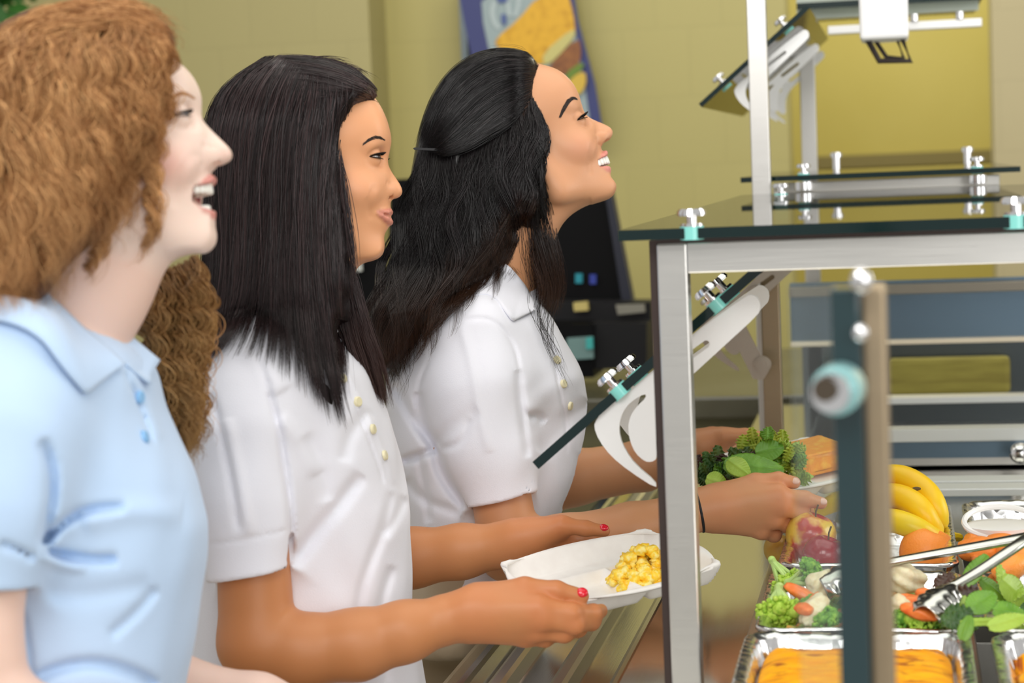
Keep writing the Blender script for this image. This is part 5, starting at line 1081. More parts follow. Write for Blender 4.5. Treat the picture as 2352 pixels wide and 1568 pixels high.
fl1 = [flow('h', GC1, 5200, 80, dm1, None, None, .00042, k1, vp=1.3, jit=8, lift=(-.004,.034), wave=(16,2), curl=(15,6), lock=130, lockj=42, trim=(.7,1.02), start=(0,.45), seed=21, clump=.9),
 flow('h', [[(-60,190),(20,60),(120,14),(240,0),(330,14),(400,60)],[(-60,230),(30,110),(130,50),(240,30),(330,40),(398,110)],[(-40,300),(60,150),(150,90),(250,65),(330,80),(385,150)]], 1500, 60, dm1, None, None, .00042, k1, vp=1.3, jit=9, lift=(-.012,.02), wave=(12,3), curl=(14,7), lock=60, lockj=16, trim=(.3,1), start=(0,.8), seed=71, clump=.9),
 flow('h', [[(380,60),(396,120),(358,200),(368,280),(355,335)],[(368,120),(368,200),(350,280),(358,340),(335,370)],[(350,180),(340,260),(350,330),(345,430),(362,520),(335,590)],[(330,220),(325,300),(335,390),(340,470),(350,540),(300,610)]], 300, 60, dm1, None, None, .00055, k1, jit=4, lift=(.002,.012), curl=(9,6), lock=16, lockj=8, seed=22, clump=.95, trim=(.8,1)),
 flow('h', [[(250,440),(262,520),(245,580),(205,640)],[(215,500),(225,560),(190,610),(205,655)]], 60, 50, dm1, None, None, .0005, k1, jit=3, lift=(.002,.008), curl=(12,3), lock=5, lockj=10, seed=23, clump=.95),
 flow('h', [[(350,625),(322,720),(345,810),(362,890),(388,970),(402,1020)],[(370,615),(410,680),(400,800),(410,900),(420,1000),(428,1070)],[(420,600),(450,660),(450,760),(430,860),(438,940),(436,1040)],[(455,578),(480,650),(486,730),(450,800),(452,870),(440,930)]], 1900, 70, 1.835, None, None, .0006, ((.20,.09,.025),(.55,.32,.12)), jit=7, lift=(-.03,.05), curl=(11,7), wave=(8,2), lock=60, lockj=15, seed=24, clump=.92, trim=(.75,1)),
 flow('h', [[(430,700),(460,780),(440,880),(470,980),(510,1040)],[(460,640),(500,740),(480,820),(450,900)]], 24, 50, 1.84, None, None, .00045, k1, jit=8, curl=(12,4), lift=(0,.02), seed=25)]
V1b = HairVol([(310,690),(370,620),(470,590),(485,700),(450,820),(440,960),(425,1050),(395,1000),(360,920),(362,850),(340,800)], 1.87, [(600,.035),(1050,.03)], k=.03)
hair_obj('hair', [V1, V1b], fl1, (.11,.04,.012), M_CURL, W1['root'])
# ---------------------------------------------------------------- trays and food
M_FOAM = noisy('foam_white', [(.90,.86,.82),(.95,.92,.88)], 60, .5, bump=.08, bscale=220)
M_FOIL = steel('foil', (.80,.80,.80), .22, (1,1,1), .0)
nt = M_FOIL.node_tree; b_ = nt.nodes['Principled BSDF']; tc = N(nt,'ShaderNodeTexCoord'); vz = N(nt,'ShaderNodeTexVoronoi', Scale=70.); nt.links.new(tc.outputs['Object'], vz.inputs['Vector']); bb_ = N(nt,'ShaderNodeBump', Strength=.5, Distance=.003); nt.links.new(vz.outputs[0], bb_.inputs['Height']); nt.links.new(bb_.outputs[0], b_.inputs['Normal'])
def grid_mesh(f, nu, nv):
    V = np.array([[f(i/(nu-1), j/(nv-1)) for j in range(nv)] for i in range(nu)]).reshape(-1, 3); i, j = np.meshgrid(np.arange(nu-1), np.arange(nv-1), indexing='ij')
    return V, np.stack([i*nv+j, (i+1)*nv+j, (i+1)*nv+j+1, i*nv+j+1], -1).reshape(-1, 4)
def rrect(u, v, w, d, r):
    """signed distance to a rounded rectangle, u,v in metres"""
    qx = abs(u)-w/2+r; qy = abs(v)-d/2+r; return math.hypot(max(qx, 0), max(qy, 0))+min(max(qx, qy), 0)-r
def foam_tray(M, w, d, label, name='foam_tray', r=.035, hgt=.022):
    def sm(e0, e1, x): t = min(1, max(0, (x-e0)/(e1-e0))); return t*t*(3-2*t)
    def f(a, b):
        # square -> rounded square radial mapping keeps the rim smooth
        x = (2*a-1); y = (2*b-1); m = max(abs(x), abs(y)); kx = .42*m**5
        u, v = x*math.sqrt(1-kx*y*y)*w/2, y*math.sqrt(1-kx*x*x)*d/2; e = (1-m)*min(w, d)/2
        z = hgt*(1-sm(.007, .026, e)) - .002*(1-sm(0, .003, e))
        rid = max(1-abs(v-.012)/.011, 0)*(1 if True else 0); rid2 = max(1-abs(u-.0)/.011, 0)*(1 if v < .012 else 0); q = max(rid, rid2); q = q*q*(3-2*q)
        z = max(z, .0145*q if e > .006 else z); return (u, v, z)
    V, Q = grid_mesh(f, 84, 84); V = np.array([list(M @ Vector(v)) for v in V]); o = mesh_np(name, V, Q, M_FOAM)
    md = o.modifiers.new('thick', 'SOLIDIFY'); md.thickness = .0028; md.offset = -1; tag(o, label, 'tray'); return o
def frame(c, yaw, tilt):
    return Matrix.Translation(Vector(c)) @ Matrix.Rotation(tilt, 4, Vector((math.cos(.194), math.sin(.194), 0))) @ Matrix.Rotation(yaw, 4, 'Z')
TC2 = P(1402, 1338, 2.21); TM2 = frame(TC2, math.radians(41), math.radians(8))
foam_tray(TM2, .238, .178, 'white compartment foam tray with scrambled egg, held low between red-nailed thumbs')
TC3 = P(1800, 1104, 2.60); TM3 = frame(TC3, math.radians(41), math.radians(8))
foam_tray(TM3, .25, .19, 'foam tray with salad leaves and an orange casserole slice, seen through the steel frame')
def bumpyball(b, c, r, n=2, amp=.15, sc=(1, 1, 1), rr=None):
    bb = bmesh.new(); bmesh.ops.create_icosphere(bb, subdivisions=n, radius=r); R_ = rr or random
    ph = [R_.uniform(0, 6.28) for _ in range(6)]; rot = Matrix.Rotation(R_.uniform(0, 6.28), 3, Vector((R_.random(), R_.random(), R_.random()+.01)))
    for v in bb.verts:
        q = v.co/r; k = 1+amp*(math.sin(q.x*4+ph[0])*math.cos(q.y*5+ph[1])+.6*math.sin(q.z*7+ph[2]+q.x*3)+.35*math.sin(q.x*13+ph[3])*math.sin(q.y*11+ph[4]))
        v.co = rot @ (v.co*k); v.co.x *= sc[0]; v.co.y *= sc[1]; v.co.z *= sc[2]
    b.add(bb, Matrix.Translation(Vector(c)))
# scrambled egg
M_EGG = noisy('scrambled_egg', [(1,.86,.30),(1,.70,.05),(1,.52,.01)], 130, .35, pos=[.36,.5,.66])
b = BM(); R_ = random.Random(5)
for i in range(230):
    t = R_.random()**.5; a = R_.uniform(0, 6.28); u = .028+math.cos(a)*t*.038; v = -.036+math.sin(a)*t*.032; z = .004+(1-t*t)*.036*R_.uniform(.25, 1.05)
    bumpyball(b, TM2 @ Vector((u, v+.012, z)), R_.uniform(.0035, .0080), 2, .22, (1, 1, R_.uniform(.6, 1)), R_)
eg = b.build('scrambled_egg', M_EGG, None, smooth=True, auto=False); tag(eg, 'heap of yellow scrambled egg on the nearer foam tray', 'food', kind='stuff')
# casserole slice on far tray
M_CAS = noisy('cheese_casserole', [(.95,.44,.015),(1,.56,.02),(.88,.36,.01)], 42, .42, bump=.9, bscale=90, pos=[.3,.5,.7], sss=.1)
b = BM(); lo = (.012, -.004, .004); b.box((.022, -.02, .004), (.10, .05, .034), .006, 3); bmesh.ops.subdivide_edges(b.b, edges=b.b.edges[:], cuts=2)
for v in b.b.verts: v.co += Vector((math.sin(v.co.y*190)*.0015, math.sin(v.co.x*160+v.co.z*220)*.0015, math.sin(v.co.x*210+1)*.0012*(v.co.z > .02)))
b.b.transform(TM3); cs = b.build('casserole_slice', noisy('casserole_slice_mat', [(1,.42,.015),(.95,.33,.01),(1,.52,.04)], 60, .4, bump=.6, bscale=110), None, smooth=True); tag(cs, 'orange casserole slice on the farther foam tray, behind the salad', 'food')
# leaves
def leaf_mat(name, a, b2): 
    m = noisy(name, [a, b2], 55, .38, bump=.35, bscale=160, sss=.1); return m
M_LF = [leaf_mat('salad_leaf_green', (.09,.25,.012), (.17,.38,.03)), leaf_mat('salad_leaf_bright', (.30,.46,.04), (.42,.60,.08)), leaf_mat('salad_leaf_dark', (.022,.07,.012), (.05,.14,.02)), leaf_mat('salad_leaf_red', (.03,.012,.012), (.08,.04,.02)), leaf_mat('salad_leaf_yellow', (.55,.58,.06), (.30,.46,.03))]
def salad_leaf(c, dirv, upv, L, Wd, mat, label, group, curl=.3, ruffle=.0, name='salad_leaf', R_=random, cat='leaf', veins=True):
    Mx = rotto(c, dirv, Vector(upv).cross(Vector(dirv))); ph = R_.uniform(0, 6)
    def f(a, b):
        v = (b-.5)*2; wv = math.sin(math.pi*min(.98, a**.8*.93+.03))**.75*Wd/2+.0015; rf = ruffle*math.sin(a*34+ph+v*2)*abs(v)**1.5
        x = a*L; y = v*wv*(1+.18*ruffle/ .004*math.sin(a*27+ph) if ruffle else 1); z = curl*L*(math.sin(a*2.2)*.35)-abs(v)**1.3*curl*.25*Wd+rf+.0006*math.cos(a*60-abs(v)*9)*abs(v)
        z -= -.0012*math.exp(-(v/.12)**2)
        return tuple(Mx @ Vector((x, y, z)))
    V, Q = grid_mesh(f, 30, 17); o = mesh_np(name, V, Q, mat); md = o.modifiers.new('thick', 'SOLIDIFY'); md.thickness = .0006; md.offset = 0
    tag(o, label, cat, group)
    return o
R_ = random.Random(11)
G3 = 'salad leaves on the far foam tray'
def tp(u, v, z): return TM3 @ Vector((u, v, z))
# big flat leaf, round leaf, then the frilly ones (photo points on the tray, depth)
def PL(x, y, D): return Vector(P(x, y, D))
salad_leaf(PL(1662,1066,2.455), PL(1795,1085,2.455)-PL(1668,1068,2.455), (-.1,-.75,.65), .074, .036, M_LF[0], 'large oval green leaf lying across the salad on the far foam tray', G3, .22, 0, R_=R_)
salad_leaf(PL(1735,1040,2.49), PL(1790,1030,2.53)-PL(1735,1040,2.53), (0,-.8,.6), .036, .028, M_LF[0], 'small round green leaf standing at the back of the salad on the far tray', G3, .2, 0, R_=R_)
salad_leaf(PL(1672,1055,2.45), PL(1720,1092,2.49)-PL(1672,1055,2.51), (0,-.9,.5), .036, .022, M_LF[1], 'yellow-green leaf base beside the large oval leaf on the far tray', G3, .2, 0, R_=R_)
salad_leaf(PL(1622,1098,2.45), PL(1665,1112,2.48)-PL(1622,1098,2.48), (0,-.9,.5), .026, .022, M_LF[1], 'bright light green leaf low on the left of the far tray salad', G3, .2, 0, R_=R_)
salad_leaf(PL(1700,1110,2.45), PL(1790,1092,2.45)-PL(1700,1110,2.45), (0,-.8,.6), .05, .026, M_LF[0], 'green leaf under the large oval leaf on the far tray', G3, .2, 0, R_=R_)
for i in range(44):
    t = i/43; x = 1600+t*150+R_.gauss(0, 8); y = 1104-40*math.sin(t*1.5)+R_.gauss(0, 7); d_ = Vector((R_.gauss(0,1), R_.gauss(0,.5), R_.gauss(.5,.7)))
    salad_leaf(PL(x, y, 2.515+R_.gauss(0,.008)), d_, (R_.gauss(0,.4), -1, .5), R_.uniform(.016,.028), R_.uniform(.010,.018), M_LF[R_.choice([0,2,2,2,3])], 'small dark frilly leaf in the salad heap on the far foam tray', G3, .3, .0035, R_=R_)
for i in range(26):
    x = 1800+R_.gauss(0, 22); y = 1068+R_.gauss(0, 24); d_ = Vector((R_.gauss(.5,.8), R_.gauss(0,.5), R_.gauss(.5,.7)))
    salad_leaf(PL(x, y, 2.51+R_.gauss(0,.008)), d_, (R_.gauss(0,.4), -1, .5), R_.uniform(.018,.030), R_.uniform(.009,.015), M_LF[R_.choice([0,1,1,4])], 'curly pale green leaf at the right of the far tray salad', G3, .35, .004, R_=R_)
for i in range(10):
    x = 1700+i*12+R_.gauss(0, 4); y = 1030-8*math.sin(i)+R_.gauss(0, 4); salad_leaf(PL(x, y, 2.54), Vector((R_.gauss(.3,.6), .1, R_.gauss(.5,.4))), (0,-1,.5), .02, .012, M_LF[4], 'yellow frilly leaf at the back of the far tray salad', G3, .3, .004, R_=R_)
b = BM(); a0 = PL(1740,1030,2.53); b.tube([a0, a0+Vector((.002,0,.010)), a0+Vector((.005,0,.022))], [.0016,.0014,.001], 8); so_ = b.build('leaf_stalk', M_LF[4], None, smooth=True); tag(so_, 'thin pale stalk poking up from the far tray salad', 'stalk')
PEN = None
# ---- foil pans
def foil_pan(x0, x1, y0, y1, zr, depth, label, group, rim=.010, r=.03, wav=.0007, name='foil_pan', flare=.014):
    cx, cy = (x0+x1)/2, (y0+y1)/2; w, d = x1-x0, y1-y0; NN = 260; pr = [(0, -.003), (0, 0), (-.003, .0015), (-rim, 0), (-rim-.003, -.004), (-rim-flare*.5, -depth*.5), (-rim-flare, -depth), (-rim-flare-.012, -depth-.001)]
    V = []
    for k, (o, z) in enumerate(pr):
        for i in range(NN):
            t = i/NN; # walk round a rounded rectangle of half sizes hw,hd
            hw, hd, rr = w/2+o, d/2+o, max(.006, r+o*.6); L1, L2, La = 2*(hw-rr), 2*(hd-rr), math.pi*rr/2; per = 2*L1+2*L2+4*La; s_ = t*per; seg = [(L1, 0), (La, 1), (L2, 2), (La, 3), (L1, 4), (La, 5), (L2, 6), (La, 7)]; j = 0
            while s_ > seg[j][0] and j < 7: s_ -= seg[j][0]; j += 1
            q = j//2; a = q*math.pi/2; ca, sa = math.cos(a), math.sin(a)
            e1, e2 = (hw, hd) if q % 2 == 0 else (hd, hw)
            if j % 2 == 0: p = (-(e1-rr)+s_, -e2)
            else: th = s_/rr; p = ((e1-rr)+rr*math.sin(th), -(e2-rr)-rr*math.cos(th))
            x, y = p[0]*ca-p[1]*sa, p[0]*sa+p[1]*ca
            ple = (math.sin(i*2*math.pi*64/NN)*(.6+.5*math.sin(i*.37))+.5*math.sin(i*1.1))*wav*(1.0 if k >= 3 else .5)*(1.6 if j % 2 else .8); n_ = math.hypot(x, y); lowf = .0018*math.sin(t*19+x0*40)*(k <= 3)
            V.append((cx+x*(1+ple/n_), cy+y*(1+ple/n_), zr+z+lowf+(ple*.7 if k < 4 else 0)))
    K = len(pr); i, k = np.meshgrid(np.arange(NN), np.arange(K-1), indexing='ij'); Q = np.stack([k*NN+i, k*NN+(i+1) % NN, (k+1)*NN+(i+1) % NN, (k+1)*NN+i], -1).reshape(-1, 4)
    V = np.array(V); c_i = len(V); o = None
    me = bpy.data.meshes.new(name); me.from_pydata([tuple(v) for v in V], [], [tuple(q) for q in Q]+[tuple((K-1)*NN+i for i in range(NN))]); me.update(); me.polygons.foreach_set('use_smooth', np.ones(len(me.polygons), dtype=bool)); o = bpy.data.objects.new(name, me); COL.objects.link(o); me.materials.append(M_FOIL)
    md = o.modifiers.new('thick', 'SOLIDIFY'); md.thickness = .0006
    tag(o, label, 'pan', group); return o
GP = 'foil pans in the steam table'
foil_pan(-.155, .058, 1.610, 1.922, .988, .035, 'foil pan of orange casserole nearest the camera, at the bottom edge', GP)
foil_pan(-.150, .058, 1.938, 2.222, .985, .05, 'foil pan of broccoli, carrots and chicken in the middle row', GP)
foil_pan(-.145, .058, 2.250, 2.66, .985, .05, 'foil pan of bananas and apples in the far row', GP)
foil_pan(.076, .29, 1.610, 1.922, .988, .035, 'foil pan of casserole at the bottom right corner, partly scooped out', GP)
foil_pan(.074, .29, 1.938, 2.222, .985, .05, 'crinkled foil pan of bright green salad leaves at the right edge', GP)
foil_pan(.072, .29, 2.250, 2.66, .985, .05, 'foil pan of orange fruit pieces behind the tongs', GP)
# casserole slabs
def slab(x0, x1, y0, y1, z, label, seed, cut=None):
    R_ = np.random.default_rng(seed); ph = R_.uniform(0, 6.28, 8)
    def f(a, b):
        x = (x0+x1)/2+(a-.5)*(x1-x0); y = (y0+y1)/2+(b-.5)*(y1-y0); e = min(1-abs(2*a-1)**9, 1-abs(2*b-1)**9)
        kx = 1-.08*abs(2*b-1)**6; x = (x0+x1)/2+(x-(x0+x1)/2)*kx
        zz = z+.0009*(math.sin(x*95+ph[0])*math.sin(y*80+ph[1])+.5*math.sin(x*230+ph[2])*math.sin(y*210+ph[3]))-.010*(1-e)**1.0
        if cut and cut(x, y): zz -= .018
        return (x, y, zz)
    V, Q = grid_mesh(f, 90, 90); o = mesh_np('casserole', V, Q, M_CASS); md = o.modifiers.new('thick', 'SOLIDIFY'); md.thickness = .006; md.offset = -1; tag(o, label, 'food', 'baked casseroles'); return o
M_CASS, ntc, bc_ = nodes('baked_cheese_top'); bc_.inputs['Roughness'].default_value = .5; bc_.inputs['Specular IOR Level'].default_value = .25
tc = N(ntc,'ShaderNodeTexCoord'); n1 = N(ntc,'ShaderNodeTexNoise', Scale=38., Detail=5.); n2 = N(ntc,'ShaderNodeTexNoise', Scale=26., Detail=3., Distortion=.6); mp_ = N(ntc,'ShaderNodeMapping'); mp_.inputs['Scale'].default_value = (1, 2.0, 1)
ntc.links.new(tc.outputs['Object'], mp_.inputs[0]); ntc.links.new(mp_.outputs[0], n1.inputs['Vector']); ntc.links.new(mp_.outputs[0], n2.inputs['Vector'])
r1 = N(ntc,'ShaderNodeValToRGB'); r1.color_ramp.elements[0].position = .35; r1.color_ramp.elements[0].color = (.93,.34,.002,1); r1.color_ramp.elements[1].position = .62; r1.color_ramp.elements[1].color = (1,.47,.004,1)
r2 = N(ntc,'ShaderNodeValToRGB'); r2.color_ramp.elements[0].position = .57; r2.color_ramp.elements[0].color = (0,0,0,1); r2.color_ramp.elements[1].position = .66; r2.color_ramp.elements[1].color = (1,1,1,1)
mx_ = N(ntc,'ShaderNodeMixRGB'); mx_.inputs[2].default_value = (.42,.10,.01,1); ntc.links.new(n1.outputs[0], r1.inputs[0]); ntc.links.new(n2.outputs[0], r2.inputs[0]); ntc.links.new(r2.outputs[0], mx_.inputs[0]); ntc.links.new(r1.outputs[0], mx_.inputs[1]); ntc.links.new(mx_.outputs[0], bc_.inputs['Base Color'])
bp_ = N(ntc,'ShaderNodeBump', Strength=.5, Distance=.003); n3 = N(ntc,'ShaderNodeTexNoise', Scale=140., Detail=4.); ntc.links.new(tc.outputs['Object'], n3.inputs['Vector']); ntc.links.new(n3.outputs[0], bp_.inputs['Height']); ntc.links.new(bp_.outputs[0], bc_.inputs['Normal'])
slab(-.136, .039, 1.634, 1.900, .984, 'orange baked casserole with browned spots in the nearest foil pan', 3); slab(.096, .271, 1.634, 1.898, .982, 'orange baked casserole in the bottom right pan with a scooped edge', 4, lambda x, y: (x-.12)**2/.0011+(y-1.85)**2/.0014 < 1)
# ---- vegetables
M_BRG = noisy('broccoli_floret', [(.05,.17,.012),(.14,.34,.03),(.32,.55,.06)], 190, .6, bump=.5, bscale=400); M_BRL = noisy('broccoli_floret_light', [(.20,.42,.02),(.42,.64,.06),(.55,.72,.12)], 190, .6, bump=.5, bscale=400); M_BRS = noisy('broccoli_stem', [(.42,.62,.14),(.62,.78,.30)], 30, .4, sss=.15)
def broccoli(c, s, axis, mat, label, group, seed, side=False):
    """axis points from crown centre towards the stalk"""
    R_ = random.Random(seed); root = empty('broccoli_floret', c, label, 'vegetable', group); ax = Vector(axis).normalized(); u = ax.orthogonal().normalized(); v = ax.cross(u); c = Vector(c)
    b = BM(); base = c+ax*s*1.1; br = []
    for i in range(9):
        a = i*2.4; rr = s*(.25+.55*(i/8)); tip = c+(u*math.cos(a)+v*math.sin(a))*rr-ax*s*.15; br.append(tip); b.tube([base+ax*s*.25, base, base.lerp(tip, .5)+(u*math.cos(a)+v*math.sin(a))*s*.06, tip], [s*.24, s*.22, s*.12, s*.10], 8)
    b.sph(base+ax*s*.25, s*.24, 8); b.build('stalk', M_BRS, root, smooth=True)
    b = BM()
    for i in range(170):
        a = R_.uniform(0, 6.28); z = R_.uniform(-.1, 1); rr = math.sqrt(max(0, 1-z*z)); q = c+((u*math.cos(a)+v*math.sin(a))*rr*1.05-ax*z*.75)*s*R_.uniform(.78, 1.0)
        bumpyball(b, q, s*R_.uniform(.10, .17), 1, .18, rr=R_)
    for tip in br: bumpyball(b, tip-ax*s*.2, s*.36, 2, .12, rr=R_)
    b.build('crown', mat, root, smooth=True, auto=False)
GB_ = 'broccoli in the vegetable pan'
def G0(x, y, z): return Vector(Gz(x, y, z))
broccoli(G0(1790,1402,.985), .0225, (-.02,.75,.62), M_BRL, 'large bright green broccoli floret showing its stalks at the front left of the vegetable pan', GB_, 1)
broccoli(G0(1800,1328,.992), .018, (-.5,.3,.75), M_BRL, 'yellow-green broccoli floret at the back left corner of the vegetable pan', GB_, 2)
broccoli(G0(1858,1322,1.0), .019, (-.8,.2,-.3), M_BRG, 'dark green broccoli floret at the back of the vegetable pan near the glass edge', GB_, 3)
for k, (x, y, s_, lb) in enumerate(((1895,1422,.016,'dark broccoli floret beside the dark glass edge at the pan front'),(2075,1420,.018,'dark broccoli crown at the front rim just right of the steel screen post'),(2118,1425,.016,'broccoli crown at the front rim below the carrots'),(2165,1422,.017,'dark broccoli crown at the front rim right of the carrots'),(1870,1395,.015,'dark broccoli crown between the cauliflower and the glass edge'),(1985,1400,.02,'broccoli crown in the vegetable pan hidden behind the steel screen post'))):
    broccoli(G0(x, y, .988), s_, (.1*math.sin(k), .3, -1), M_BRG if k != 2 else M_BRL, lb, GB_, 10+k)
M_CHK = noisy('cooked_cauliflower', [(.78,.64,.36),(.86,.76,.52),(.62,.42,.18)], 60, .5, bump=.7, bscale=130, pos=[.3,.5,.78], sss=.15)
def lump(c, r, sc, rot, mat, name, label, cat, group, amp=.10, n=4, seed=0):
    R2 = random.Random(seed); b = BM(); bumpyball(b, (0,0,0), r, n, amp, (1,1,1), R2)
    b.b.transform(Matrix.Translation(Vector(c)) @ Matrix.Rotation(rot[2], 4, 'Z') @ Matrix.Rotation(rot[1], 4, 'Y') @ Matrix.Rotation(rot[0], 4, 'X') @ Matrix.Diagonal((*sc, 1))); o = b.build(name, mat, None, smooth=True, auto=False); tag(o, label, cat, group); return o
GC_ = 'pale chicken and cauliflower pieces in the vegetable pan'
lump(G0(1872,1400,.997), .015, (1.45,.8,.7), (0,-.5,1.05), M_CHK, 'cauliflower_piece', 'long pale cauliflower piece leaning right of the large broccoli', 'vegetable', GC_, .10, 4, 1)
lump(G0(1890,1342,1.0), .0175, (1.1,.9,.85), (0,-.4,.8), M_CHK, 'cauliflower_piece', 'pale browned piece behind, touching the dark glass edge', 'vegetable', GC_, .12, 4, 2)
lump(G0(2078,1330,1.005), .0185, (1.1,.9,.8), (0,.2,0), M_CHK, 'cauliflower_piece', 'pale lump just right of the steel screen post at the back of the vegetable pan', 'vegetable', GC_, .15, 4, 3)
lump(G0(2068,1392,1.0), .0125, (1.1,.9,.8), (0,.6,0), M_CHK, 'cauliflower_piece', 'small golden pale piece just right of the steel screen post, left of the carrots', 'vegetable', GC_, .15, 4, 4)
lump(G0(2160,1412,.992), .008, (1.3,.9,.8), (0,.1,0), M_CHK, 'cauliflower_piece', 'tiny pale piece under the carrots', 'vegetable', GC_, .15, 3, 5)
M_CAR = noisy('carrot_piece', [(.92,.17,.02),(.98,.25,.05),(.80,.12,.015)], 70, .35, bump=.3, bscale=90, sss=.15); GR_ = 'carrot pieces in the vegetable pan'
for k, (x, y, s_, sc, rot, lb) in enumerate(((1840,1362,.013,(1.6,.7,.5),(0,.4,-.3),'flat carrot slice behind the large broccoli'),(1846,1398,.010,(.8,1.5,.6),(0,0,.5),'carrot slice wedged between broccoli and cauliflower'),(1866,1378,.008,(2,.5,.5),(0,-.3,1.2),'thin carrot sliver on the cauliflower'),
   (2105,1382,.011,(1.7,.8,.6),(0,.1,.3),'upper left carrot piece under the tong head'),(2130,1368,.010,(1.3,.8,.7),(.3,.3,-.4),'carrot chunk directly under the tong head'),(2150,1392,.0135,(1.7,.8,.7),(0,-.2,.5),'large glossy carrot chunk right of centre'),(2110,1405,.012,(1.6,.8,.6),(0,.25,-.35),'lowest carrot piece at the pan front'),(2168,1385,.010,(1.2,.8,.8),(0,0,.2),'rightmost carrot chunk below the dark leaf'),(2085,1372,.008,(1.6,.6,.5),(0,.2,.6),'thin carrot strip beside the pale lump'))):
    lump(G0(x, y, 1.0), s_, sc, rot, M_CAR, 'carrot_piece', lb, 'vegetable', GR_, .07, 3, 20+k)
b = BM(); R2 = random.Random(3)
for i in range(240):
    x, y = R2.uniform(-.118, .03), R2.uniform(1.965, 2.195); bumpyball(b, (x, y, R2.uniform(.955,.972)), R2.uniform(.007,.012), 1, .2, rr=R2)
o = b.build('mixed_vegetable_bed', noisy('mixed_vegetables', [(.08,.22,.02),(.35,.40,.08),(.75,.28,.06),(.75,.68,.40)], 30, .5, pos=[.35,.48,.56,.64]), None, smooth=True, auto=False); tag(o, 'bed of mixed vegetables filling the bottom of the middle foil pan', 'vegetable', kind='stuff')
R_ = random.Random(31); GS_ = 'bright salad leaves in the right foil pan'
for i, (x, y, dx, dy, L, Wd, mi, lb) in enumerate(((2215,1345,50,-60,.05,.02,0,'upright narrow leaf leaning from the salad pan towards the tongs'),(2252,1330,60,60,.045,.02,0,'pointed leaf at the back of the salad pan'),(2300,1330,50,55,.050,.036,1,'large pale leaf with a centre vein at the right edge'),(2200,1390,80,-5,.048,.034,1,'pale green leaf at the left of the salad pan'),(2225,1400,60,-30,.04,.03,0,'mid green leaf in the centre of the salad pan'),(2205,1430,140,10,.055,.008,1,'long thin stalk lying across the front of the salad pan'),(2210,1470,20,-50,.03,.014,0,'narrow leaf hanging over the front rim of the salad pan'),(2270,1440,70,-10,.05,.02,1,'leaf at the front right of the salad pan'),(2280,1400,60,20,.05,.03,0,'dark green leaf under the large pale leaf'))):
    a, c_ = G0(x, y, 1.0), G0(x+dx, y+dy, 1.0 if dy > -20 else 1.004); d_ = Vector(P(x+dx, y+dy, 2.15))-Vector(P(x, y, 2.15)); salad_leaf(G0(x, y, 1.002), d_+Vector((0,.012,0)), (0,-.7,.7), L*.82, Wd*.8, M_LF[mi], lb, GS_, .25, 0, R_=R_)
for i in range(90):
    x, y = R_.uniform(.088,.27), R_.uniform(1.95,2.15); salad_leaf((x, y, R_.uniform(.962,.992)), (R_.gauss(0,1), R_.gauss(0,1), R_.gauss(.1,.35)), (R_.gauss(0,.5), -.6, 1), R_.uniform(.02,.036), R_.uniform(.008,.018), M_LF[R_.choice([0,1,1,0,2])], 'mixed green leaf deep in the heap of the salad pan', GS_, .3, .001, R_=R_)
for i, (x, y) in enumerate(((2190,1365),(2205,1375),(2175,1355),(2190,1410),(2210,1415),(2180,1420))):
    salad_leaf(G0(x-20, y, 1.006), (R_.gauss(.8,.4), .3, R_.gauss(-.1,.3)), (0,-.7,.7), .028, .016, M_LF[3 if i < 3 else 2], ['dark red-brown leaf just right of the carrots, under the tong arm','dark red-brown leaf touching the green salad, below the tong arm','dark red-brown leaf at the back, behind the tong head','dark green frilly leaf at the front rim beside the carrots','dark green frilly leaf at the front rim beside the salad leaves','dark green frilly leaf lowest of three at the pan rim'][i], 'dark leaves between the pans', .3, .003, R_=R_)
# ---- fruit
M_BAN = noisy('banana_peel', [(.90,.53,.005),(.96,.64,.01),(.74,.56,.02)], 9, .38, sss=.1); M_TIP = pmat('banana_tip', (.12,.08,.03), .7)
bn = empty('banana_bunch', G0(2080,1200,1.0), 'bunch of yellow bananas in the far foil pan', 'fruit')
def banana(pts, r, seed):
    p = resample(np.array([list(P(*q)) for q in pts]), 26); n = len(p); t = np.linspace(0, 1, n); rr = r*np.clip(np.sin(np.pi*np.clip(t*.93+.05, 0, 1))**.42, .25, 1); rr[-3:] = [r*.36, r*.3, r*.26]
    b = BM(); b.tube([Vector(x) for x in p], [float(x) for x in rr], 7); o = b.build('banana', M_BAN, bn, smooth=True, auto=False); md = o.modifiers.new('sub', 'SUBSURF'); md.levels = 1; md.render_levels = 2
banana([(1985,1100,2.52),(2060,1085,2.50),(2130,1125,2.47),(2160,1180,2.45),(2168,1232,2.46)], .0175, 1)
banana([(1975,1150,2.50),(2050,1130,2.47),(2110,1160,2.44),(2140,1205,2.43),(2165,1240,2.45)], .0175, 2)
banana([(1960,1210,2.47),(2040,1190,2.43),(2100,1210,2.40),(2145,1238,2.41),(2178,1240,2.44)], .0170, 3)
banana([(1870,1180,2.55),(1920,1150,2.53),(1980,1140,2.52),(2060,1170,2.49),(2150,1225,2.47)], .0165, 4)
b = BM(); a0 = Vector(P(2168,1236,2.455)); b.tube([a0, a0+Vector((.012,.01,.0)), a0+Vector((.02,.02,-.003))], [.007,.006,.005], 8); b.build('bunch_stem', M_BAN, bn, smooth=True)
b = BM(); b.sph(P(2105,1122,2.453), .0025, 8, (2.2,.5,1)); b.build('brown_spot', M_TIP, bn)
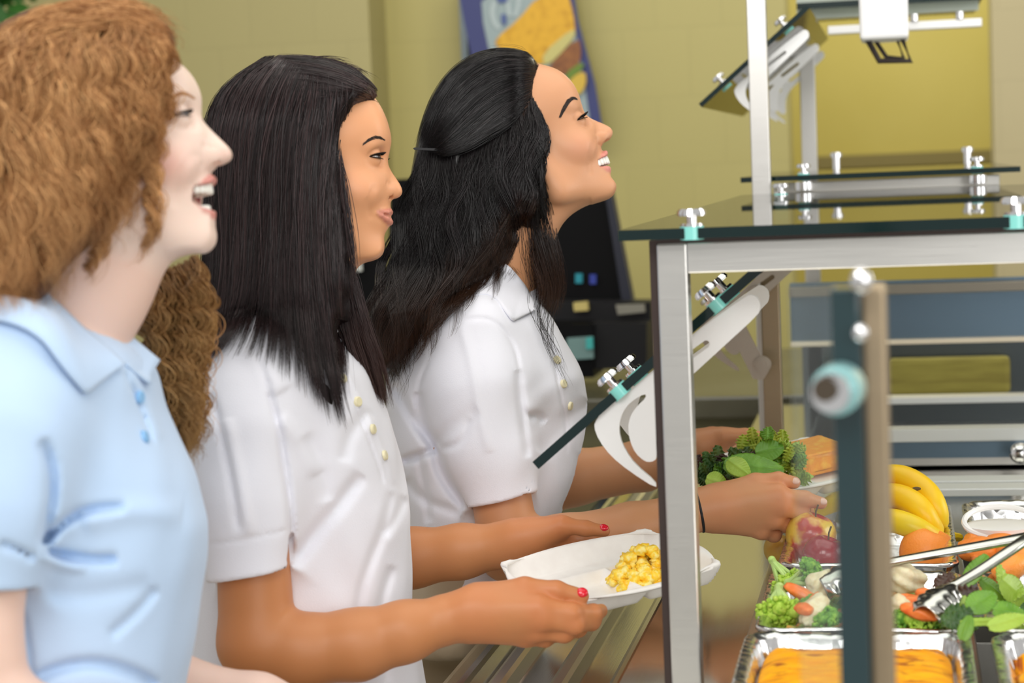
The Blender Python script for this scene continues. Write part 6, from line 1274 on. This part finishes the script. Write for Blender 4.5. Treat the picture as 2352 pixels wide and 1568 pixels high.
def apple(c, r, mat, label, name='apple', grp=None):
    b = BM(); bb = bmesh.new(); bmesh.ops.create_uvsphere(bb, u_segments=40, v_segments=24, radius=r)
    for v in bb.verts:
        z = v.co.z/r; rr_ = math.hypot(v.co.x, v.co.y)/r; v.co.z -= r*.26*math.exp(-(rr_/.28)**2)*(1 if z > 0 else -.6); v.co.x *= 1+.06*z; v.co.y *= 1+.06*z
    b.add(bb, Matrix.Translation(Vector(c)) @ Matrix.Rotation(.35, 4, 'Y')); root = empty(name, c, label, 'fruit', grp); b.build('fruit_body', mat, root, smooth=True, auto=False)
    if name != 'apple': return root
    b = BM(); q = Vector(c)+Vector((r*.2, 0, r*.62)); b.tube([q, q+Vector((.001,0,.012)), q+Vector((.004,0,.02))], .0012, 6); b.build('stem', M_TIP, root)
M_AP1 = noisy('apple_red_yellow', [(.42,.02,.03),(.55,.05,.03),(.85,.55,.08),(.75,.62,.10)], 14, .22, pos=[.40,.50,.56,.66], coat=.3); M_AP2 = noisy('apple_dark_red', [(.22,.008,.02),(.42,.03,.04)], 12, .22, coat=.3)
apple(P(1862,1232,2.42), .031, M_AP1, 'red and yellow apple at the left of the fruit pan', grp='apples in the fruit pan'); apple(P(1893,1278,2.345), .026, M_AP2, 'dark red apple in front, half hidden by the dark glass edge', grp='apples in the fruit pan')
M_OR = noisy('orange_peel', [(.92,.24,.03),(1,.34,.05)], 8, .4, bump=.4, bscale=300, sss=.1)
apple(P(2130,1272,2.40), .034, M_OR, 'orange fruit below the bananas behind the tongs', 'orange_fruit'); apple(P(1790,1262,2.50), .02, noisy('pear', [(.75,.60,.12),(.8,.42,.08)], 12, .3), 'small yellow fruit at the far left of the fruit pan', 'small_fruit')
GO_ = 'orange fruit wedges in the far right pan'
for k, (x, y, s_) in enumerate(((2255,1262,.022),(2300,1255,.022),(2335,1270,.024),(2275,1235,.018),(2320,1300,.02),(2240,1240,.014),(2350,1240,.02))):
    lump(G0(x, y, .992), s_, (1.3,.9,.7), (0, .2*math.sin(k*2), k), M_OR, 'orange_wedge', ['orange wedge nearest the tong hinge, left one','orange wedge behind the tong arm','orange wedge at the right edge of the frame','small orange wedge at the back by the white lid','orange wedge under the lower tong arm','small orange wedge beside the banana stem','orange wedge in the right corner below the white lid'][k], 'fruit', GO_, .06, 3, 50+k)
b = BM(); q = G0(2305,1240,1.0)+Vector((0,.06,.01)); b.tube([q+Vector((math.cos(a)*.042, math.sin(a)*.035, .012*math.sin(a))) for a in np.linspace(0, 2*math.pi, 48, endpoint=False)], .0035, 8, closed=True); b.cyl(q-Vector((0,0,.028)), q-Vector((0,0,.003)), .034, .040, 40); ld = b.build('plastic_cup', pmat('clear_white_plastic', (.9,.88,.86), .2), None, smooth=True); tag(ld, 'white rimmed plastic cup in the far right pan behind the tongs', 'cup')
# ---- tongs
M_TNG = steel('tong_steel', (.62,.62,.58), .18, (1,1,1), .0)
tg = empty('serving_tongs', G0(2330,1240,1.02), 'scalloped stainless serving tongs lying across the vegetable and fruit pans', 'tongs')
def channel(pts, w0, w1, name, hgt=.005, updir=(0,-.35,.94), taper=None):
    p = [Vector(Gz(*q)) for q in pts]; p = [Vector(x) for x in resample(np.array([list(x) for x in p]), 24)]; n = len(p); V = []
    for i, x in enumerate(p):
        t = (p[min(i+1, n-1)]-p[max(0, i-1)]).normalized(); up = Vector(updir); sd = t.cross(up).normalized(); up = sd.cross(t); w = w0+(w1-w0)*i/(n-1)
        for s_, h_ in ((-.5,-1),(-.5,-.15),(-.36,0),(0,.12),(.36,0),(.5,-.15),(.5,-1)): V.append(tuple(x+sd*w*s_+up*hgt*h_))
    m = 7; Q = [(i*m+j, i*m+j+1, (i+1)*m+j+1, (i+1)*m+j) for i in range(n-1) for j in range(m-1)]; o = mesh_np(name, np.array(V), np.array(Q), M_TNG, tg); md = o.modifiers.new('thick', 'SOLIDIFY'); md.thickness = .0012; return p
channel([(1985,1297,1.022),(2060,1282,1.028),(2200,1257,1.038),(2330,1233,1.046),(2420,1216,1.05)], .010, .014, 'tong_arm')
channel([(2180,1345,1.018),(2250,1305,1.03),(2310,1265,1.045),(2360,1230,1.055),(2420,1195,1.06)], .010, .014, 'tong_arm')
def tong_head(c, d, w, L, name='tong_head'):
    """scalloped scoop"""
    c = Vector(Gz(*c)); d = (Vector(Gz(*d))-c).normalized(); up = Vector((0,-.45,.89)); sd = d.cross(up).normalized(); up = sd.cross(d)
    def f(a, b):
        v = (b-.5)*2; t = a; wd = w*(.45+.75*math.sin(math.pi*min(1, t*.62+.10))); sc = 1+.16*abs(math.sin(t*math.pi*4.0)) if abs(v) > .6 else 1
        end = 1-.10*abs(v)**2; return tuple(c+d*(L*t*end)+sd*(v*wd/2*sc)+up*(-.010*v*v*(1+.25*math.cos(t*25))-.012*t*t))
    V, Q = grid_mesh(f, 34, 21); o = mesh_np(name, V, Q, M_TNG, tg); md = o.modifiers.new('thick', 'SOLIDIFY'); md.thickness = .0012
tong_head((2190,1342,1.022), (2085,1388,1.020), .028, .052); tong_head((1990,1296,1.022), (1900,1312,1.018), .030, .05)
b = BM(); q = Vector(Gz(2420,1205,1.055)); b.cyl(q-Vector((0,0,.008)), q+Vector((0,0,.008)), .012, n=24, bev=.002); b.build('hinge', M_TNG, tg, smooth=True)
